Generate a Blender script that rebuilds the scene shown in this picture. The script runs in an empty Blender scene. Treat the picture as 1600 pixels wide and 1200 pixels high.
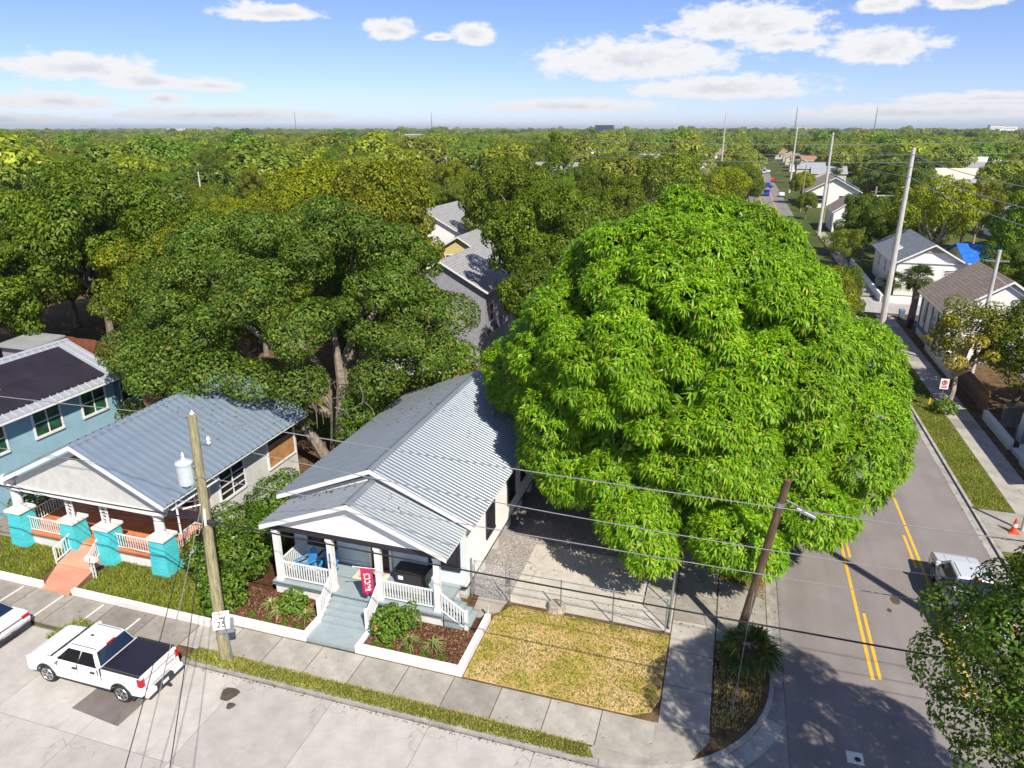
import bpy, bmesh, math, random
import numpy as np
from mathutils import Vector, Matrix, Euler
RAD = math.radians
random.seed(4); RNG = np.random.default_rng(11)
S = bpy.context.scene; COL = S.collection

# ------------------------------------------------------------------ camera, sky, sun, exposure
CAMZ = 21.0
cd = bpy.data.cameras.new('camera'); cam = bpy.data.objects.new('camera', cd); COL.objects.link(cam)
cd.sensor_width = 36; cd.lens = 36 * 1109 / 1600; cd.clip_start = .2; cd.clip_end = 40000
cam.location = (0, 0, CAMZ); cam.rotation_euler = (RAD(90 - 19.696), 0, RAD(17.128)); S.camera = cam

SUNV = Vector((.66, -.73, 1.0)).normalized()
SUN_EL = math.asin(SUNV.z); SUN_AZ = math.atan2(SUNV.x, SUNV.y)
sl = bpy.data.lights.new('sun', 'SUN'); sl.energy = 4.6; sl.angle = RAD(.55); sl.color = (1, .93, .80)
so = bpy.data.objects.new('sun', sl); COL.objects.link(so); so.rotation_euler = (-SUNV).to_track_quat('-Z', 'Y').to_euler(); so.location = (20, -20, 60)

W = bpy.data.worlds.new('World'); S.world = W; W.use_nodes = True
def build_world():
    nt = W.node_tree; nt.nodes.clear(); L = nt.links.new
    def N(t, **k):
        n = nt.nodes.new(t)
        for a, v in k.items(): setattr(n, a, v)
        return n
    def math_(op, a, b=None, c=None, clamp=False):
        n = N('ShaderNodeMath', operation=op, use_clamp=clamp)
        for i, v in enumerate((a, b, c)):
            if v is None: continue
            if isinstance(v, (int, float)): n.inputs[i].default_value = v
            else: L(v, n.inputs[i])
        return n.outputs[0]
    out = N('ShaderNodeOutputWorld'); bg = N('ShaderNodeBackground'); bg.inputs[1].default_value = .1
    sky = N('ShaderNodeTexSky', sky_type='NISHITA', sun_disc=False, sun_elevation=SUN_EL, sun_rotation=SUN_AZ, altitude=20, air_density=.8, dust_density=.05, ozone_density=4.0)
    tc = N('ShaderNodeTexCoord'); sp = N('ShaderNodeSeparateXYZ'); L(tc.outputs['Generated'], sp.inputs[0])
    x, y, z = sp.outputs
    az = math_('MULTIPLY', math_('ARCTAN2', x, y), 57.2958); el = math_('MULTIPLY', math_('ARCSINE', z), 57.2958)
    cv = N('ShaderNodeCombineXYZ'); L(math_('MULTIPLY', az, .30), cv.inputs[0]); L(math_('MULTIPLY', el, .62), cv.inputs[1])
    n1 = N('ShaderNodeTexNoise'); n1.inputs['Scale'].default_value = 2.0; n1.inputs['Detail'].default_value = 11; n1.inputs['Roughness'].default_value = .66; n1.inputs['Distortion'].default_value = .35; L(cv.outputs[0], n1.inputs['Vector'])
    nz = n1.outputs[0]
    clouds = [(-46.3,3.7,5.4,1.15),(-42.5,3.0,3.6,.8),(-48.1,1.7,4.6,.75),(-41.5,1.95,1.4,.5),(-37.9,.95,9,.6),(-38.5,2.84,2.4,.62),(-34.4,7.5,4.2,.75),(-25.9,6.7,2.2,1.0),(-20.0,6.4,1.9,1.0),(-22.4,6.3,1.2,.4),(-12.8,1.65,8,.7),(-8.0,4.6,8.2,1.9),(-1.7,2.75,7.8,1.15),(-.8,6.8,6.2,1.7),(2.2,5.6,3,1.0),(8.1,5.0,4.0,1.5),(7.9,7.6,2.2,.8),(12.7,7.5,2.4,.8),(11.2,1.05,10,.75),(15.7,1.9,6.5,.5),(-52,.6,7,.5)]
    acc = None
    for (a, e, ra, rb) in clouds:
        dx = math_('MULTIPLY', math_('SUBTRACT', az, a), 1 / ra); dy = math_('SUBTRACT', el, e)
        # flatter underside: distances below the centre count more
        dy = math_('MULTIPLY', math_('MAXIMUM', dy, math_('MULTIPLY', dy, -1.5)), 1 / rb)
        d = math_('SQRT', math_('ADD', math_('MULTIPLY', dx, dx), math_('MULTIPLY', dy, dy)))
        v = math_('SUBTRACT', 1.0, d)
        acc = v if acc is None else math_('MAXIMUM', acc, v)
    # the rest of the sky carries the same kind of fair-weather clouds
    n2 = N('ShaderNodeTexNoise'); n2.inputs['Scale'].default_value = 2.6; n2.inputs['Detail'].default_value = 6; L(tc.outputs['Generated'], n2.inputs['Vector'])
    gen = math_('MULTIPLY', math_('SUBTRACT', n2.outputs[0], .56), 4.0)
    hi = math_('MULTIPLY', math_('SUBTRACT', el, 10.0), .2, clamp=True)
    side = math_('MULTIPLY', math_('SUBTRACT', math_('ABSOLUTE', math_('ADD', az, 17.0)), 42.0), .1, clamp=True)
    gen = math_('SUBTRACT', gen, math_('MULTIPLY', math_('SUBTRACT', 1.0, math_('MAXIMUM', hi, side)), 4.0))
    acc = math_('MAXIMUM', acc, gen)
    dens = math_('ADD', math_('MULTIPLY', acc, 1.6), math_('MULTIPLY', math_('SUBTRACT', nz, .5), 2.7))
    mr = N('ShaderNodeMapRange', interpolation_type='SMOOTHSTEP'); mr.inputs[1].default_value = -.12; mr.inputs[2].default_value = .6; L(dens, mr.inputs[0])
    m = math_('MULTIPLY', mr.outputs[0], math_('GREATER_THAN', el, -.2))
    sh = N('ShaderNodeMapRange', interpolation_type='SMOOTHSTEP'); sh.inputs[1].default_value = .75; sh.inputs[2].default_value = 1.7; L(dens, sh.inputs[0])
    cc = N('ShaderNodeMix', data_type='RGBA'); L(sh.outputs[0], cc.inputs[0]); cc.inputs[6].default_value = (6.7, 6.65, 6.6, 1); cc.inputs[7].default_value = (5.3, 5.35, 5.65, 1)
    tint = N('ShaderNodeMix', data_type='RGBA', blend_type='MULTIPLY'); tint.inputs[0].default_value = 1; L(sky.outputs[0], tint.inputs[6]); tint.inputs[7].default_value = (.80, .79, 1.0, 1)
    mx = N('ShaderNodeMix', data_type='RGBA'); L(math_('MULTIPLY', m, .95), mx.inputs[0]); L(tint.outputs[2], mx.inputs[6]); L(cc.outputs[2], mx.inputs[7])
    L(mx.outputs[2], bg.inputs[0]); L(bg.outputs[0], out.inputs[0])
build_world()
S.view_settings.view_transform = 'Standard'; S.view_settings.look = 'None'; S.view_settings.exposure = .55; S.view_settings.gamma = 1; S.view_settings.use_curve_mapping = False
S.render.engine = 'CYCLES'
S.cycles.use_denoising = True; S.cycles.max_bounces = 7; S.cycles.diffuse_bounces = 3; S.cycles.glossy_bounces = 2; S.cycles.transmission_bounces = 4; S.cycles.volume_bounces = 0; S.cycles.caustics_reflective = False; S.cycles.caustics_refractive = False

# ------------------------------------------------------------------ materials
MAT = {}
class NT:
    def __init__(s, name):
        s.m = bpy.data.materials.new(name); s.m.use_nodes = True; s.t = s.m.node_tree; s.b = s.t.nodes['Principled BSDF']; s.o = s.t.nodes['Material Output']; MAT[name] = s.m
        s.c = s.t.nodes.new('ShaderNodeTexCoord')
    def n(s, ty, **k):
        n = s.t.nodes.new(ty)
        for a, v in k.items(): setattr(n, a, v)
        return n
    def l(s, a, b): s.t.links.new(a, b)
    def noise(s, scale, detail=5, rough=.6, stretch=None, dist=0, kind='Object'):
        n = s.n('ShaderNodeTexNoise'); n.inputs['Scale'].default_value = scale; n.inputs['Detail'].default_value = detail; n.inputs['Roughness'].default_value = rough; n.inputs['Distortion'].default_value = dist
        v = s.c.outputs[kind]
        if stretch:
            mp = s.n('ShaderNodeMapping'); mp.inputs['Scale'].default_value = stretch; s.l(v, mp.inputs[0]); v = mp.outputs[0]
        s.l(v, n.inputs['Vector']); return n.outputs[0]
    def ramp(s, fac, stops):
        r = s.n('ShaderNodeValToRGB'); e = r.color_ramp.elements
        while len(e) < len(stops): e.new(.5)
        for el, (p, c) in zip(e, stops): el.position = p; el.color = (*c, 1) if len(c) == 3 else c
        s.l(fac, r.inputs[0]); return r.outputs[0]
    def f(s, fac, a, b, lo=0., hi=1.):
        r = s.n('ShaderNodeMapRange'); r.inputs[1].default_value = a; r.inputs[2].default_value = b; r.inputs[3].default_value = lo; r.inputs[4].default_value = hi; s.l(fac, r.inputs[0]); return r.outputs[0]
    def mix(s, fac, a, b, mode='MIX'):
        n = s.n('ShaderNodeMix', data_type='RGBA', blend_type=mode)
        for v, i in ((fac, 0), (a, 6), (b, 7)):
            if isinstance(v, (int, float)): n.inputs[i].default_value = v
            elif isinstance(v, tuple): n.inputs[i].default_value = (*v, 1)
            else: s.l(v, n.inputs[i])
        return n.outputs[2]
    def bump(s, h, strength=.3, dist=.02):
        b = s.n('ShaderNodeBump'); b.inputs['Strength'].default_value = strength; b.inputs['Distance'].default_value = dist; s.l(h, b.inputs['Height']); s.l(b.outputs[0], s.b.inputs['Normal'])
    def done(s, col, rough=.7, metal=0., spec=None):
        if isinstance(col, tuple): s.b.inputs['Base Color'].default_value = (*col, 1)
        else: s.l(col, s.b.inputs['Base Color'])
        if isinstance(rough, (int, float)): s.b.inputs['Roughness'].default_value = rough
        else: s.l(rough, s.b.inputs['Roughness'])
        s.b.inputs['Metallic'].default_value = metal
        if spec is not None: s.b.inputs['Specular IOR Level'].default_value = spec
        return s.m
def var(name, c1, c2, scale=2., rough=.6, metal=0, bs=0., bscale=20, lo=.35, hi=.65, spec=None):
    s = NT(name); col = s.ramp(s.noise(scale), [(lo, c1), (hi, c2)])
    if bs: s.bump(s.noise(bscale, 4), bs, .01)
    return s.done(col, rough, metal, spec)
def concrete(name, base, dark, stain=(.10, .09, .075), amt=.6, lo=.72):
    s = NT(name)
    a = s.ramp(s.noise(1.1, 6, .65), [(.3, dark), (.62, base)])
    st = s.f(s.noise(.55, 5, .7, dist=.6), .56, .74, 0, amt); a = s.mix(st, a, stain)
    g = s.f(s.noise(38, 3, .8), .3, .7, .86, 1.1)
    oi = s.n('ShaderNodeObjectInfo'); rv = s.f(oi.outputs['Random'], 0, 1, lo, 1.1)
    m1 = s.n('ShaderNodeMath', operation='MULTIPLY'); s.l(g, m1.inputs[0]); s.l(rv, m1.inputs[1])
    vm = s.n('ShaderNodeVectorMath', operation='SCALE'); s.l(a, vm.inputs[0]); s.l(m1.outputs[0], vm.inputs['Scale'])
    vo = s.n('ShaderNodeTexVoronoi', feature='DISTANCE_TO_EDGE'); vo.inputs['Scale'].default_value = .42; mp = s.n('ShaderNodeVectorMath', operation='ADD'); nn_ = s.n('ShaderNodeTexNoise'); nn_.inputs['Scale'].default_value = 1.3; nn_.inputs['Detail'].default_value = 5; s.l(s.c.outputs['Object'], nn_.inputs['Vector']); s.l(s.c.outputs['Object'], mp.inputs[0]); s.l(nn_.outputs[1], mp.inputs[1]); s.l(mp.outputs[0], vo.inputs['Vector'])
    ck = s.f(vo.outputs[0], .004, .012, 1, 0); cm = s.n('ShaderNodeMath', operation='MULTIPLY'); s.l(ck, cm.inputs[0]); s.l(s.f(s.noise(.22, 2), .5, .6, 0, .75), cm.inputs[1])
    fin = s.mix(cm.outputs[0], vm.outputs[0], tuple(v*.35 for v in dark))
    s.bump(s.noise(60, 4), .25, .01)
    return s.done(fin, .85)
concrete('walk_concrete', (.46, .43, .38), (.30, .275, .24))
concrete('old_concrete', (.34, .31, .28), (.22, .195, .17), amt=.75)
concrete('street_concrete', (.48, .455, .425), (.38, .355, .33), stain=(.17, .155, .14), amt=.5, lo=.9)
concrete('kerb_concrete', (.42, .40, .37), (.25, .235, .21))
concrete('drive_concrete', (.52, .48, .42), (.40, .36, .31), amt=.35)
concrete('patch_asphalt', (.21, .18, .165), (.15, .13, .12), amt=.3)
def asphalt():
    s = NT('asphalt')
    a = s.ramp(s.noise(.35, 5, .6), [(.3, (.205, .180, .172)), (.7, (.265, .235, .225))])
    tr = s.f(s.noise(1.0, 3, .5, stretch=(1.1, .012, 1)), .42, .62, 0, .35); a = s.mix(tr, a, (.165, .145, .14))
    g = s.f(s.noise(45, 2, .9), .3, .7, .85, 1.15); vm = s.n('ShaderNodeVectorMath', operation='SCALE'); s.l(a, vm.inputs[0]); s.l(g, vm.inputs['Scale'])
    s.bump(s.noise(90, 3), .35, .01); s.done(vm.outputs[0], .88)
asphalt()
def ground(name, stops, scale=.6, fine=18, big=None):
    s = NT(name); a = s.ramp(s.noise(scale, 7, .68), stops)
    g = s.f(s.noise(fine, 5, .8), .25, .75, .6, 1.35); vm = s.n('ShaderNodeVectorMath', operation='SCALE'); s.l(a, vm.inputs[0]); s.l(g, vm.inputs['Scale'])
    s.bump(s.noise(fine * 1.7, 4), .6, .03); s.done(vm.outputs[0], .95, spec=.1)
ground('soil_green', [(.30, (.045, .065, .014)), (.5, (.075, .10, .022)), (.66, (.13, .115, .055)), (.8, (.2, .17, .11))], .08, 2.5)
ground('dry_lawn', [(.33, (.19, .22, .022)), (.42, (.36, .30, .06)), (.50, (.52, .37, .15)), (.62, (.62, .45, .24))], .55, 12)
ground('green_lawn', [(.3, (.075, .11, .014)), (.5, (.12, .15, .02)), (.66, (.21, .18, .05)), (.8, (.26, .20, .08))], .9, 12)
ground('mulch', [(.3, (.035, .020, .013)), (.5, (.085, .042, .025)), (.7, (.15, .075, .042))], 6, 26)
ground('straw', [(.3, (.30, .135, .04)), (.5, (.38, .19, .065)), (.7, (.28, .13, .05))], 2, 20)
ground('gravel', [(.3, (.22, .20, .19)), (.5, (.34, .315, .30)), (.7, (.46, .43, .40))], 9, 24)
ground('leaf_litter', [(.3, (.05, .035, .018)), (.5, (.13, .085, .045)), (.7, (.2, .13, .07))], 1.5, 12)
def plain(name, c, rough=.5, metal=0, spec=None, k=.12, scale=3.):
    return var(name, tuple(v * (1 - k) for v in c), tuple(min(1, v * (1 + k)) for v in c), scale, rough, metal, spec=spec)
plain('white_paint', (.78, .775, .76), .55, k=.05); plain('white_wall', (.80, .795, .78), .6, k=.04, scale=1.2)
plain('wall_masonry_white', (.74, .73, .71), .7, k=.09, scale=2); plain('porch_grey', (.30, .36, .385), .6, k=.06); plain('light_blue_wall', (.62, .70, .72), .6, k=.04)
plain('dark_trim', (.03, .024, .034), .5, k=.2); plain('black', (.018, .018, .02), .45, k=.2); plain('crawl_shade', (.02, .018, .017), .9)
plain('stucco_grey', (.56, .555, .54), .85, k=.08); plain('stucco_side', (.60, .59, .57), .85, k=.1, scale=1.2); plain('mauve_wall', (.30, .24, .25), .8, k=.1)
plain('orange_floor', (.64, .22, .09), .6, k=.12, scale=1.5); plain('orange_walk', (.60, .27, .18), .7, k=.13, scale=1.2)
plain('white_iron', (.8, .79, .78), .4, k=.03); plain('galv', (.42, .44, .46), .42, .75, k=.1); plain('steel', (.30, .32, .35), .45, .6)
plain('blue_siding', (.27, .45, .545), .6, k=.07, scale=1.3); plain('blue_trim', (.12, .19, .27), .6); plain('black_panel', (.022, .017, .024), .5, k=.25, scale=.6)
plain('grey_siding', (.30, .30, .34), .7); plain('yellow_siding', (.62, .53, .22), .7); plain('cream', (.60, .54, .43), .7); plain('tan_wall', (.42, .35, .28), .8); plain('brick_wall', (.34, .16, .09), .85, k=.25, scale=3)
plain('yellow_line', (.80, .46, .02), .65, k=.12, scale=6); plain('white_line', (.72, .70, .66), .7, k=.15, scale=6)
plain('plywood', (.42, .21, .085), .75, k=.25, scale=2); plain('wood_fence', (.40, .17, .07), .8, k=.3, scale=4); plain('brown_fence', (.20, .12, .075), .85, k=.3, scale=3)
plain('rust_fence', (.20, .065, .03), .8, k=.35, scale=1.2); plain('grey_fence', (.42, .41, .40), .85, k=.2)
plain('bark', (.20, .165, .13), .9, k=.35, scale=5); plain('bark_pale', (.34, .29, .23), .9, k=.3, scale=5); plain('bark_dark', (.08, .06, .045), .9, k=.3, scale=4)
plain('chair_blue', (.045, .26, .55), .55, k=.06); plain('chair_navy', (.02, .07, .2), .5); plain('mat_tan', (.55, .34, .12), .9, k=.2, scale=9); plain('rug_cream', (.66, .60, .48), .9)
plain('flag_red', (.50, .018, .09), .8, k=.15, scale=5); plain('sign_white', (.85, .85, .86), .5, k=.03); plain('red_mark', (.6, .03, .04), .5)
plain('cone_orange', (.75, .09, .03), .5); plain('tarp', (.015, .14, .62), .45, k=.1, scale=1.5); plain('teal_roof', (.20, .50, .55), .5); plain('blue_roof', (.12, .24, .45), .5)
plain('tyre', (.02, .02, .021), .8); plain('plastic_dark', (.03, .03, .034), .6); plain('wire', (.30, .30, .31), .5, .3); plain('wire_black', (.02, .02, .022), .6)
plain('flower', (.75, .16, .05), .6); plain('ceramic_grey', (.50, .55, .58), .4, k=.04); plain('concrete_pole', (.52, .50, .47), .8, k=.1, scale=1.5)
plain('pickup_blue', (.04, .09, .4), .3); plain('hvac', (.45, .45, .44), .6)
def stripes(name, c1, c2, c3, scale, zs):    # weathered wood pole / grain along z
    s = NT(name); a = s.ramp(s.noise(scale, 5, .7, stretch=(4, 4, zs)), [(.3, c1), (.5, c2), (.7, c3)]); s.bump(s.noise(scale * 2, 4, .7, stretch=(4, 4, zs)), .7, .03); s.done(a, .9)
stripes('pole_wood', (.14, .115, .06), (.30, .27, .15), (.42, .385, .24), 3, .5); stripes('pole_brown', (.06, .035, .022), (.12, .07, .045), (.19, .12, .08), 3, .4)
s = NT('teal_pillar'); a = s.ramp(s.noise(1.5), [(.3, (.05, .50, .56)), (.7, (.09, .60, .64))])
s.bump(s.noise(14, 5, .7), .5, .02); a = s.mix(s.f(s.noise(2.3, 6, .75), .5, .75, 0, .5), a, (.05, .36, .42)); s.done(a, .8)
def metal_roof(name, c1, c2, rough, metal, k=.8):
    s = NT(name); a = s.ramp(s.noise(.5, 5, .6, stretch=(.5, 1.2, .5)), [(.3, c1), (.7, c2)])
    st = s.f(s.noise(1.6, 5, .75, stretch=(.25, 2.5, .25)), .55, .72, 0, .35); a = s.mix(st, a, tuple(v * k for v in c1))
    s.done(a, s.f(s.noise(2.2), .3, .7, rough - .06, rough + .1), metal)
metal_roof('roof_galv', (.25, .29, .33), (.315, .355, .395), .44, .48); metal_roof('roof_old', (.30, .335, .36), (.40, .43, .45), .45, .45, .7); metal_roof('roof_blue', (.26, .33, .41), (.35, .42, .49), .42, .5); metal_roof('roof_silver', (.50, .52, .55), (.62, .64, .66), .45, .5)
def shingle(name, c1, c2):
    s = NT(name); b = s.n('ShaderNodeTexBrick'); mp = s.n('ShaderNodeMapping'); s.l(s.c.outputs['Object'], mp.inputs[0]); mp.inputs['Rotation'].default_value = (0, 0, RAD(90)); s.l(mp.outputs[0], b.inputs[0])
    b.inputs['Scale'].default_value = 1.0; b.inputs['Brick Width'].default_value = .6; b.inputs['Row Height'].default_value = .28; b.inputs['Mortar Size'].default_value = .02; b.inputs['Color1'].default_value = (*c1, 1); b.inputs['Color2'].default_value = (*c2, 1); b.inputs['Mortar'].default_value = (*[v * .55 for v in c1], 1)
    s.bump(b.outputs[1], .5, -.02); s.done(b.outputs[0], .9)
shingle('shingle_brown', (.26, .205, .165), (.33, .265, .215)); shingle('shingle_grey', (.17, .195, .23), (.22, .25, .285)); shingle('shingle_light', (.27, .275, .28), (.33, .335, .33)); shingle('shingle_rust', (.33, .17, .10), (.4, .22, .14))
s = NT('glass'); s.done(s.ramp(s.noise(.8), [(.35, (.012, .014, .018)), (.7, (.04, .045, .05))]), .12, 0, .3)
s = NT('glass_green'); s.done(s.ramp(s.noise(.9), [(.4, (.015, .03, .022)), (.62, (.03, .14, .07))]), .08, 0, .6)
s = NT('glass_car'); s.done((.006, .007, .010), .08, 0, .18)
s = NT('yellow_worn'); ya = s.ramp(s.noise(5, 5, .7), [(.3, (.70, .38, .02)), (.7, (.84, .50, .03))]); s.done(s.mix(s.f(s.noise(9, 5, .8), .56, .68, 0, .85), ya, (.22, .19, .17)), .7)
s = NT('glass_blue'); s.done((.012, .025, .06), .06, 0, .7)
def paint(name, c, rough=.25): s = NT(name); s.b.inputs['Coat Weight'].default_value = .6; s.b.inputs['Coat Roughness'].default_value = .08; s.done(s.ramp(s.noise(3), [(.3, tuple(v * .97 for v in c)), (.7, c)]), rough)
paint('car_white', (.80, .80, .80)); paint('car_silver', (.55, .58, .62)); paint('car_blue', (.02, .06, .42))
s = NT('rim'); s.done((.62, .63, .65), .3, .8)
s = NT('tarp_sheet'); s.bump(s.noise(1.4, 5, .7), 1.0, .25); s.done(s.ramp(s.noise(.9, 5), [(.3, (.012, .12, .52)), (.7, (.03, .2, .68))]), .5)
s = NT('tail_red'); s.done((.5, .01, .015), .2)
s = NT('bed_cover'); s.bump(s.noise(1.6, 3), .5, .05); s.done((.014, .014, .028), .5)
def leafmat(name, stops, trans=.28, rough=.45, spec=.35):
    s = NT(name); g = s.n('ShaderNodeNewGeometry'); oi = s.n('ShaderNodeObjectInfo')
    a = s.ramp(g.outputs['Random Per Island'], stops)
    big = s.f(s.noise(.35, 3, .6), .3, .7, .75, 1.25); vm = s.n('ShaderNodeVectorMath', operation='SCALE'); s.l(a, vm.inputs[0]); s.l(big, vm.inputs['Scale'])
    a = s.mix(1., vm.outputs[0], oi.outputs['Color'], 'MULTIPLY')
    s.done(a, rough, 0, spec)
    tr = s.n('ShaderNodeBsdfTranslucent'); s.l(s.mix(1., a, (1.15, 1.1, .6), 'MULTIPLY'), tr.inputs[0])
    mx = s.n('ShaderNodeMixShader'); mx.inputs[0].default_value = trans; s.l(s.b.outputs[0], mx.inputs[1]); s.l(tr.outputs[0], mx.inputs[2]); s.l(mx.outputs[0], s.o.inputs[0])
leafmat('leaf_mango', [(0, (.075, .185, .006)), (.4, (.155, .335, .008)), (.75, (.245, .45, .014)), (.97, (.39, .51, .03)), (1, (.36, .22, .05))], .32, .45, .25)
leafmat('leaf_oak', [(0, (.05, .10, .012)), (.5, (.105, .19, .022)), (.9, (.19, .285, .036)), (.985, (.31, .29, .03)), (1, (.26, .19, .05))], .36, .5, .22)
leafmat('leaf_tree', [(0, (.06, .10, .009)), (.5, (.14, .195, .015)), (.85, (.23, .285, .022)), (1, (.31, .32, .03))], .4, .5, .22)
leafmat('leaf_shrub', [(0, (.06, .13, .012)), (.5, (.125, .235, .02)), (.9, (.20, .33, .03)), (1, (.30, .38, .06))], .38, .4, .35)
leafmat('leaf_palm', [(0, (.04, .075, .015)), (.6, (.09, .14, .025)), (.9, (.16, .19, .05)), (1, (.3, .24, .11))], .25, .4)
leafmat('leaf_stripe', [(0, (.12, .20, .03)), (.5, (.28, .34, .09)), (1, (.5, .5, .24))], .25)
leafmat('leaf_yellow', [(0, (.09, .12, .012)), (.45, (.19, .19, .015)), (.75, (.30, .25, .02)), (1, (.40, .24, .03))], .3)
leafmat('grass_green', [(0, (.085, .13, .012)), (.5, (.17, .22, .02)), (.85, (.27, .28, .045)), (1, (.38, .3, .11))], .25, .6, .2)
leafmat('grass_dry', [(0, (.24, .24, .03)), (.35, (.38, .30, .08)), (.75, (.50, .38, .165)), (1, (.60, .48, .27))], .2, .7, .15)

# ------------------------------------------------------------------ helpers
class MB:
    def __init__(s): s.v = []; s.f = []
    def add(s, vs, fs):
        o = len(s.v); s.v += [tuple(v) for v in vs]; s.f += [tuple(i + o for i in f) for f in fs]; return s
    def box(s, x0, x1, y0, y1, z0, z1):
        return s.add([(x0,y0,z0),(x1,y0,z0),(x1,y1,z0),(x0,y1,z0),(x0,y0,z1),(x1,y0,z1),(x1,y1,z1),(x0,y1,z1)], [(0,3,2,1),(4,5,6,7),(0,1,5,4),(1,2,6,5),(2,3,7,6),(3,0,4,7)])
    def hexa(s, b, t):     # bottom loop of 4, top loop of 4
        return s.add(list(b) + list(t), [(0,3,2,1),(4,5,6,7),(0,1,5,4),(1,2,6,5),(2,3,7,6),(3,0,4,7)])
    def prism(s, poly, ax, a0, a1):   # polygon extruded along an axis; poly gives the two other coordinates in xyz order
        n = len(poly)
        def P(p, a): return {'x': (a, p[0], p[1]), 'y': (p[0], a, p[1]), 'z': (p[0], p[1], a)}[ax]
        vs = [P(p, a0) for p in poly] + [P(p, a1) for p in poly]
        return s.add(vs, [tuple(range(n - 1, -1, -1)), tuple(range(n, 2 * n))] + [(i, (i + 1) % n, n + (i + 1) % n, n + i) for i in range(n)])
    def tube(s, pts, rad, n=8, cap=True):
        pts = [Vector(p) for p in pts]; rad = [rad] * len(pts) if isinstance(rad, (int, float)) else rad; o = len(s.v); ref = None
        for i, p in enumerate(pts):
            d = (pts[min(i + 1, len(pts) - 1)] - pts[max(i - 1, 0)]).normalized()
            if ref is None: ref = Vector((1, 0, 0)) if abs(d.x) < .8 else Vector((0, 1, 0))
            u = (ref - d * ref.dot(d)).normalized(); w = d.cross(u); ref = u
            for k in range(n):
                a = 2 * math.pi * k / n; s.v.append(tuple(p + (u * math.cos(a) + w * math.sin(a)) * rad[i]))
        for i in range(len(pts) - 1):
            for k in range(n): s.f.append((o + i*n + k, o + i*n + (k+1) % n, o + (i+1)*n + (k+1) % n, o + (i+1)*n + k))
        if cap: s.f.append(tuple(o + k for k in range(n - 1, -1, -1))); s.f.append(tuple(o + (len(pts)-1)*n + k for k in range(n)))
        return s
    def bar(s, a, b, w, h=None):    # square bar between two points
        a = Vector(a); b = Vector(b); d = (b - a).normalized(); h = h or w
        u = d.cross(Vector((0, 0, 1))); u = u.normalized() if u.length > .01 else Vector((1, 0, 0)); n = u.cross(d)
        q = [(-1,-1),(1,-1),(1,1),(-1,1)]
        return s.hexa([a + u*i*w/2 + n*j*h/2 for i, j in q], [b + u*i*w/2 + n*j*h/2 for i, j in q])
    def lathe(s, c, prof, n=12):
        return s.tube([(c[0], c[1], c[2] + z) for r, z in prof], [max(r, .001) for r, z in prof], n)
    def mesh(s, name, smooth=False):
        m = bpy.data.meshes.new(name); m.from_pydata(s.v, [], s.f); m.update()
        if smooth: m.shade_smooth()
        return m
def link(name, mesh, m=None, parent=None, bevel=0, seg=3):
    o = bpy.data.objects.new(name, mesh); COL.objects.link(o)
    if m and not len(mesh.materials): mesh.materials.append(MAT[m])
    if parent is not None:
        o.parent = parent
        if parent.parent is None: o.matrix_parent_inverse = parent.matrix_basis.inverted() if parent.get('_w') else Matrix()
    if bevel:
        b = o.modifiers.new('bevel', 'BEVEL'); b.width = bevel; b.segments = seg; b.limit_method = 'ANGLE'; b.angle_limit = RAD(40)
    return o
def part(parent, name, mb, m, bevel=0, smooth=False, label=None):
    o = link(name, mb.mesh(name, smooth) if isinstance(mb, MB) else mb, m, parent, bevel)
    if label: o['label'] = label
    return o
def tag(o, label=None, cat=None, group=None, kind=None):
    for k, v in (('label', label), ('category', cat), ('group', group), ('kind', kind)):
        if v: o[k] = v
    return o
def thing(name, label, cat, loc=(0, 0, 0), group=None, world=True):
    """An Empty at the thing's base; with world=True its parts are given in world coordinates."""
    o = bpy.data.objects.new(name, None); COL.objects.link(o); o.location = loc; o.empty_display_size = .3; o['_w'] = world
    o.matrix_basis = Matrix.Translation(loc); return tag(o, label, cat, group)
def solo(name, mb, m, label, cat, group=None, bevel=0, smooth=False):
    return tag(link(name, mb.mesh(name, smooth) if isinstance(mb, MB) else mb, m, None, bevel), label, cat, group)
def struct(name, mb, m, bevel=0): return tag(link(name, mb.mesh(name), m, None, bevel), kind='structure')
def copies(parent, name, mesh, m, mats, first=None):
    for M in mats: o = link(name, mesh, m, parent); o.matrix_basis = M
def copy_tree(o, parent=None):
    c = o.copy(); COL.objects.link(c); c.parent = parent
    for ch in list(o.children): copy_tree(ch, c)
    return c
def raw_mesh(name, V, F, k):     # numpy verts (N,3) and faces (M,k)
    m = bpy.data.meshes.new(name); nf = len(F); m.vertices.add(len(V)); m.vertices.foreach_set('co', np.asarray(V, np.float32).ravel())
    m.loops.add(nf * k); m.loops.foreach_set('vertex_index', np.asarray(F, np.int32).ravel()); m.polygons.add(nf); m.polygons.foreach_set('loop_start', np.arange(0, nf * k, k, dtype=np.int32))
    m.update(calc_edges=True); return m
def unit(a): return a / (np.linalg.norm(a, axis=-1, keepdims=True) + 1e-9)
def leaves(P, nrm, length, width, rng, droop=0.):
    """One folded diamond for each point: (verts, faces)."""
    n = len(P); t = rng.normal(size=(n, 3)); t = unit(t - nrm * (t * nrm).sum(1, keepdims=True)); sd = np.cross(nrm, t)
    L = (length * rng.uniform(.55, 1.5, n))[:, None]; Wd = (width * rng.uniform(.75, 1.2, n))[:, None]
    dz = np.zeros((n, 3)); dz[:, 2] = -droop
    V = np.stack([P - t*L/2, P + sd*Wd/2 + nrm*L*.1, P + t*L/2 + dz*L, P - sd*Wd/2 + nrm*L*.1], 1).reshape(-1, 3)
    return V, np.arange(4 * n).reshape(-1, 4)
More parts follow.
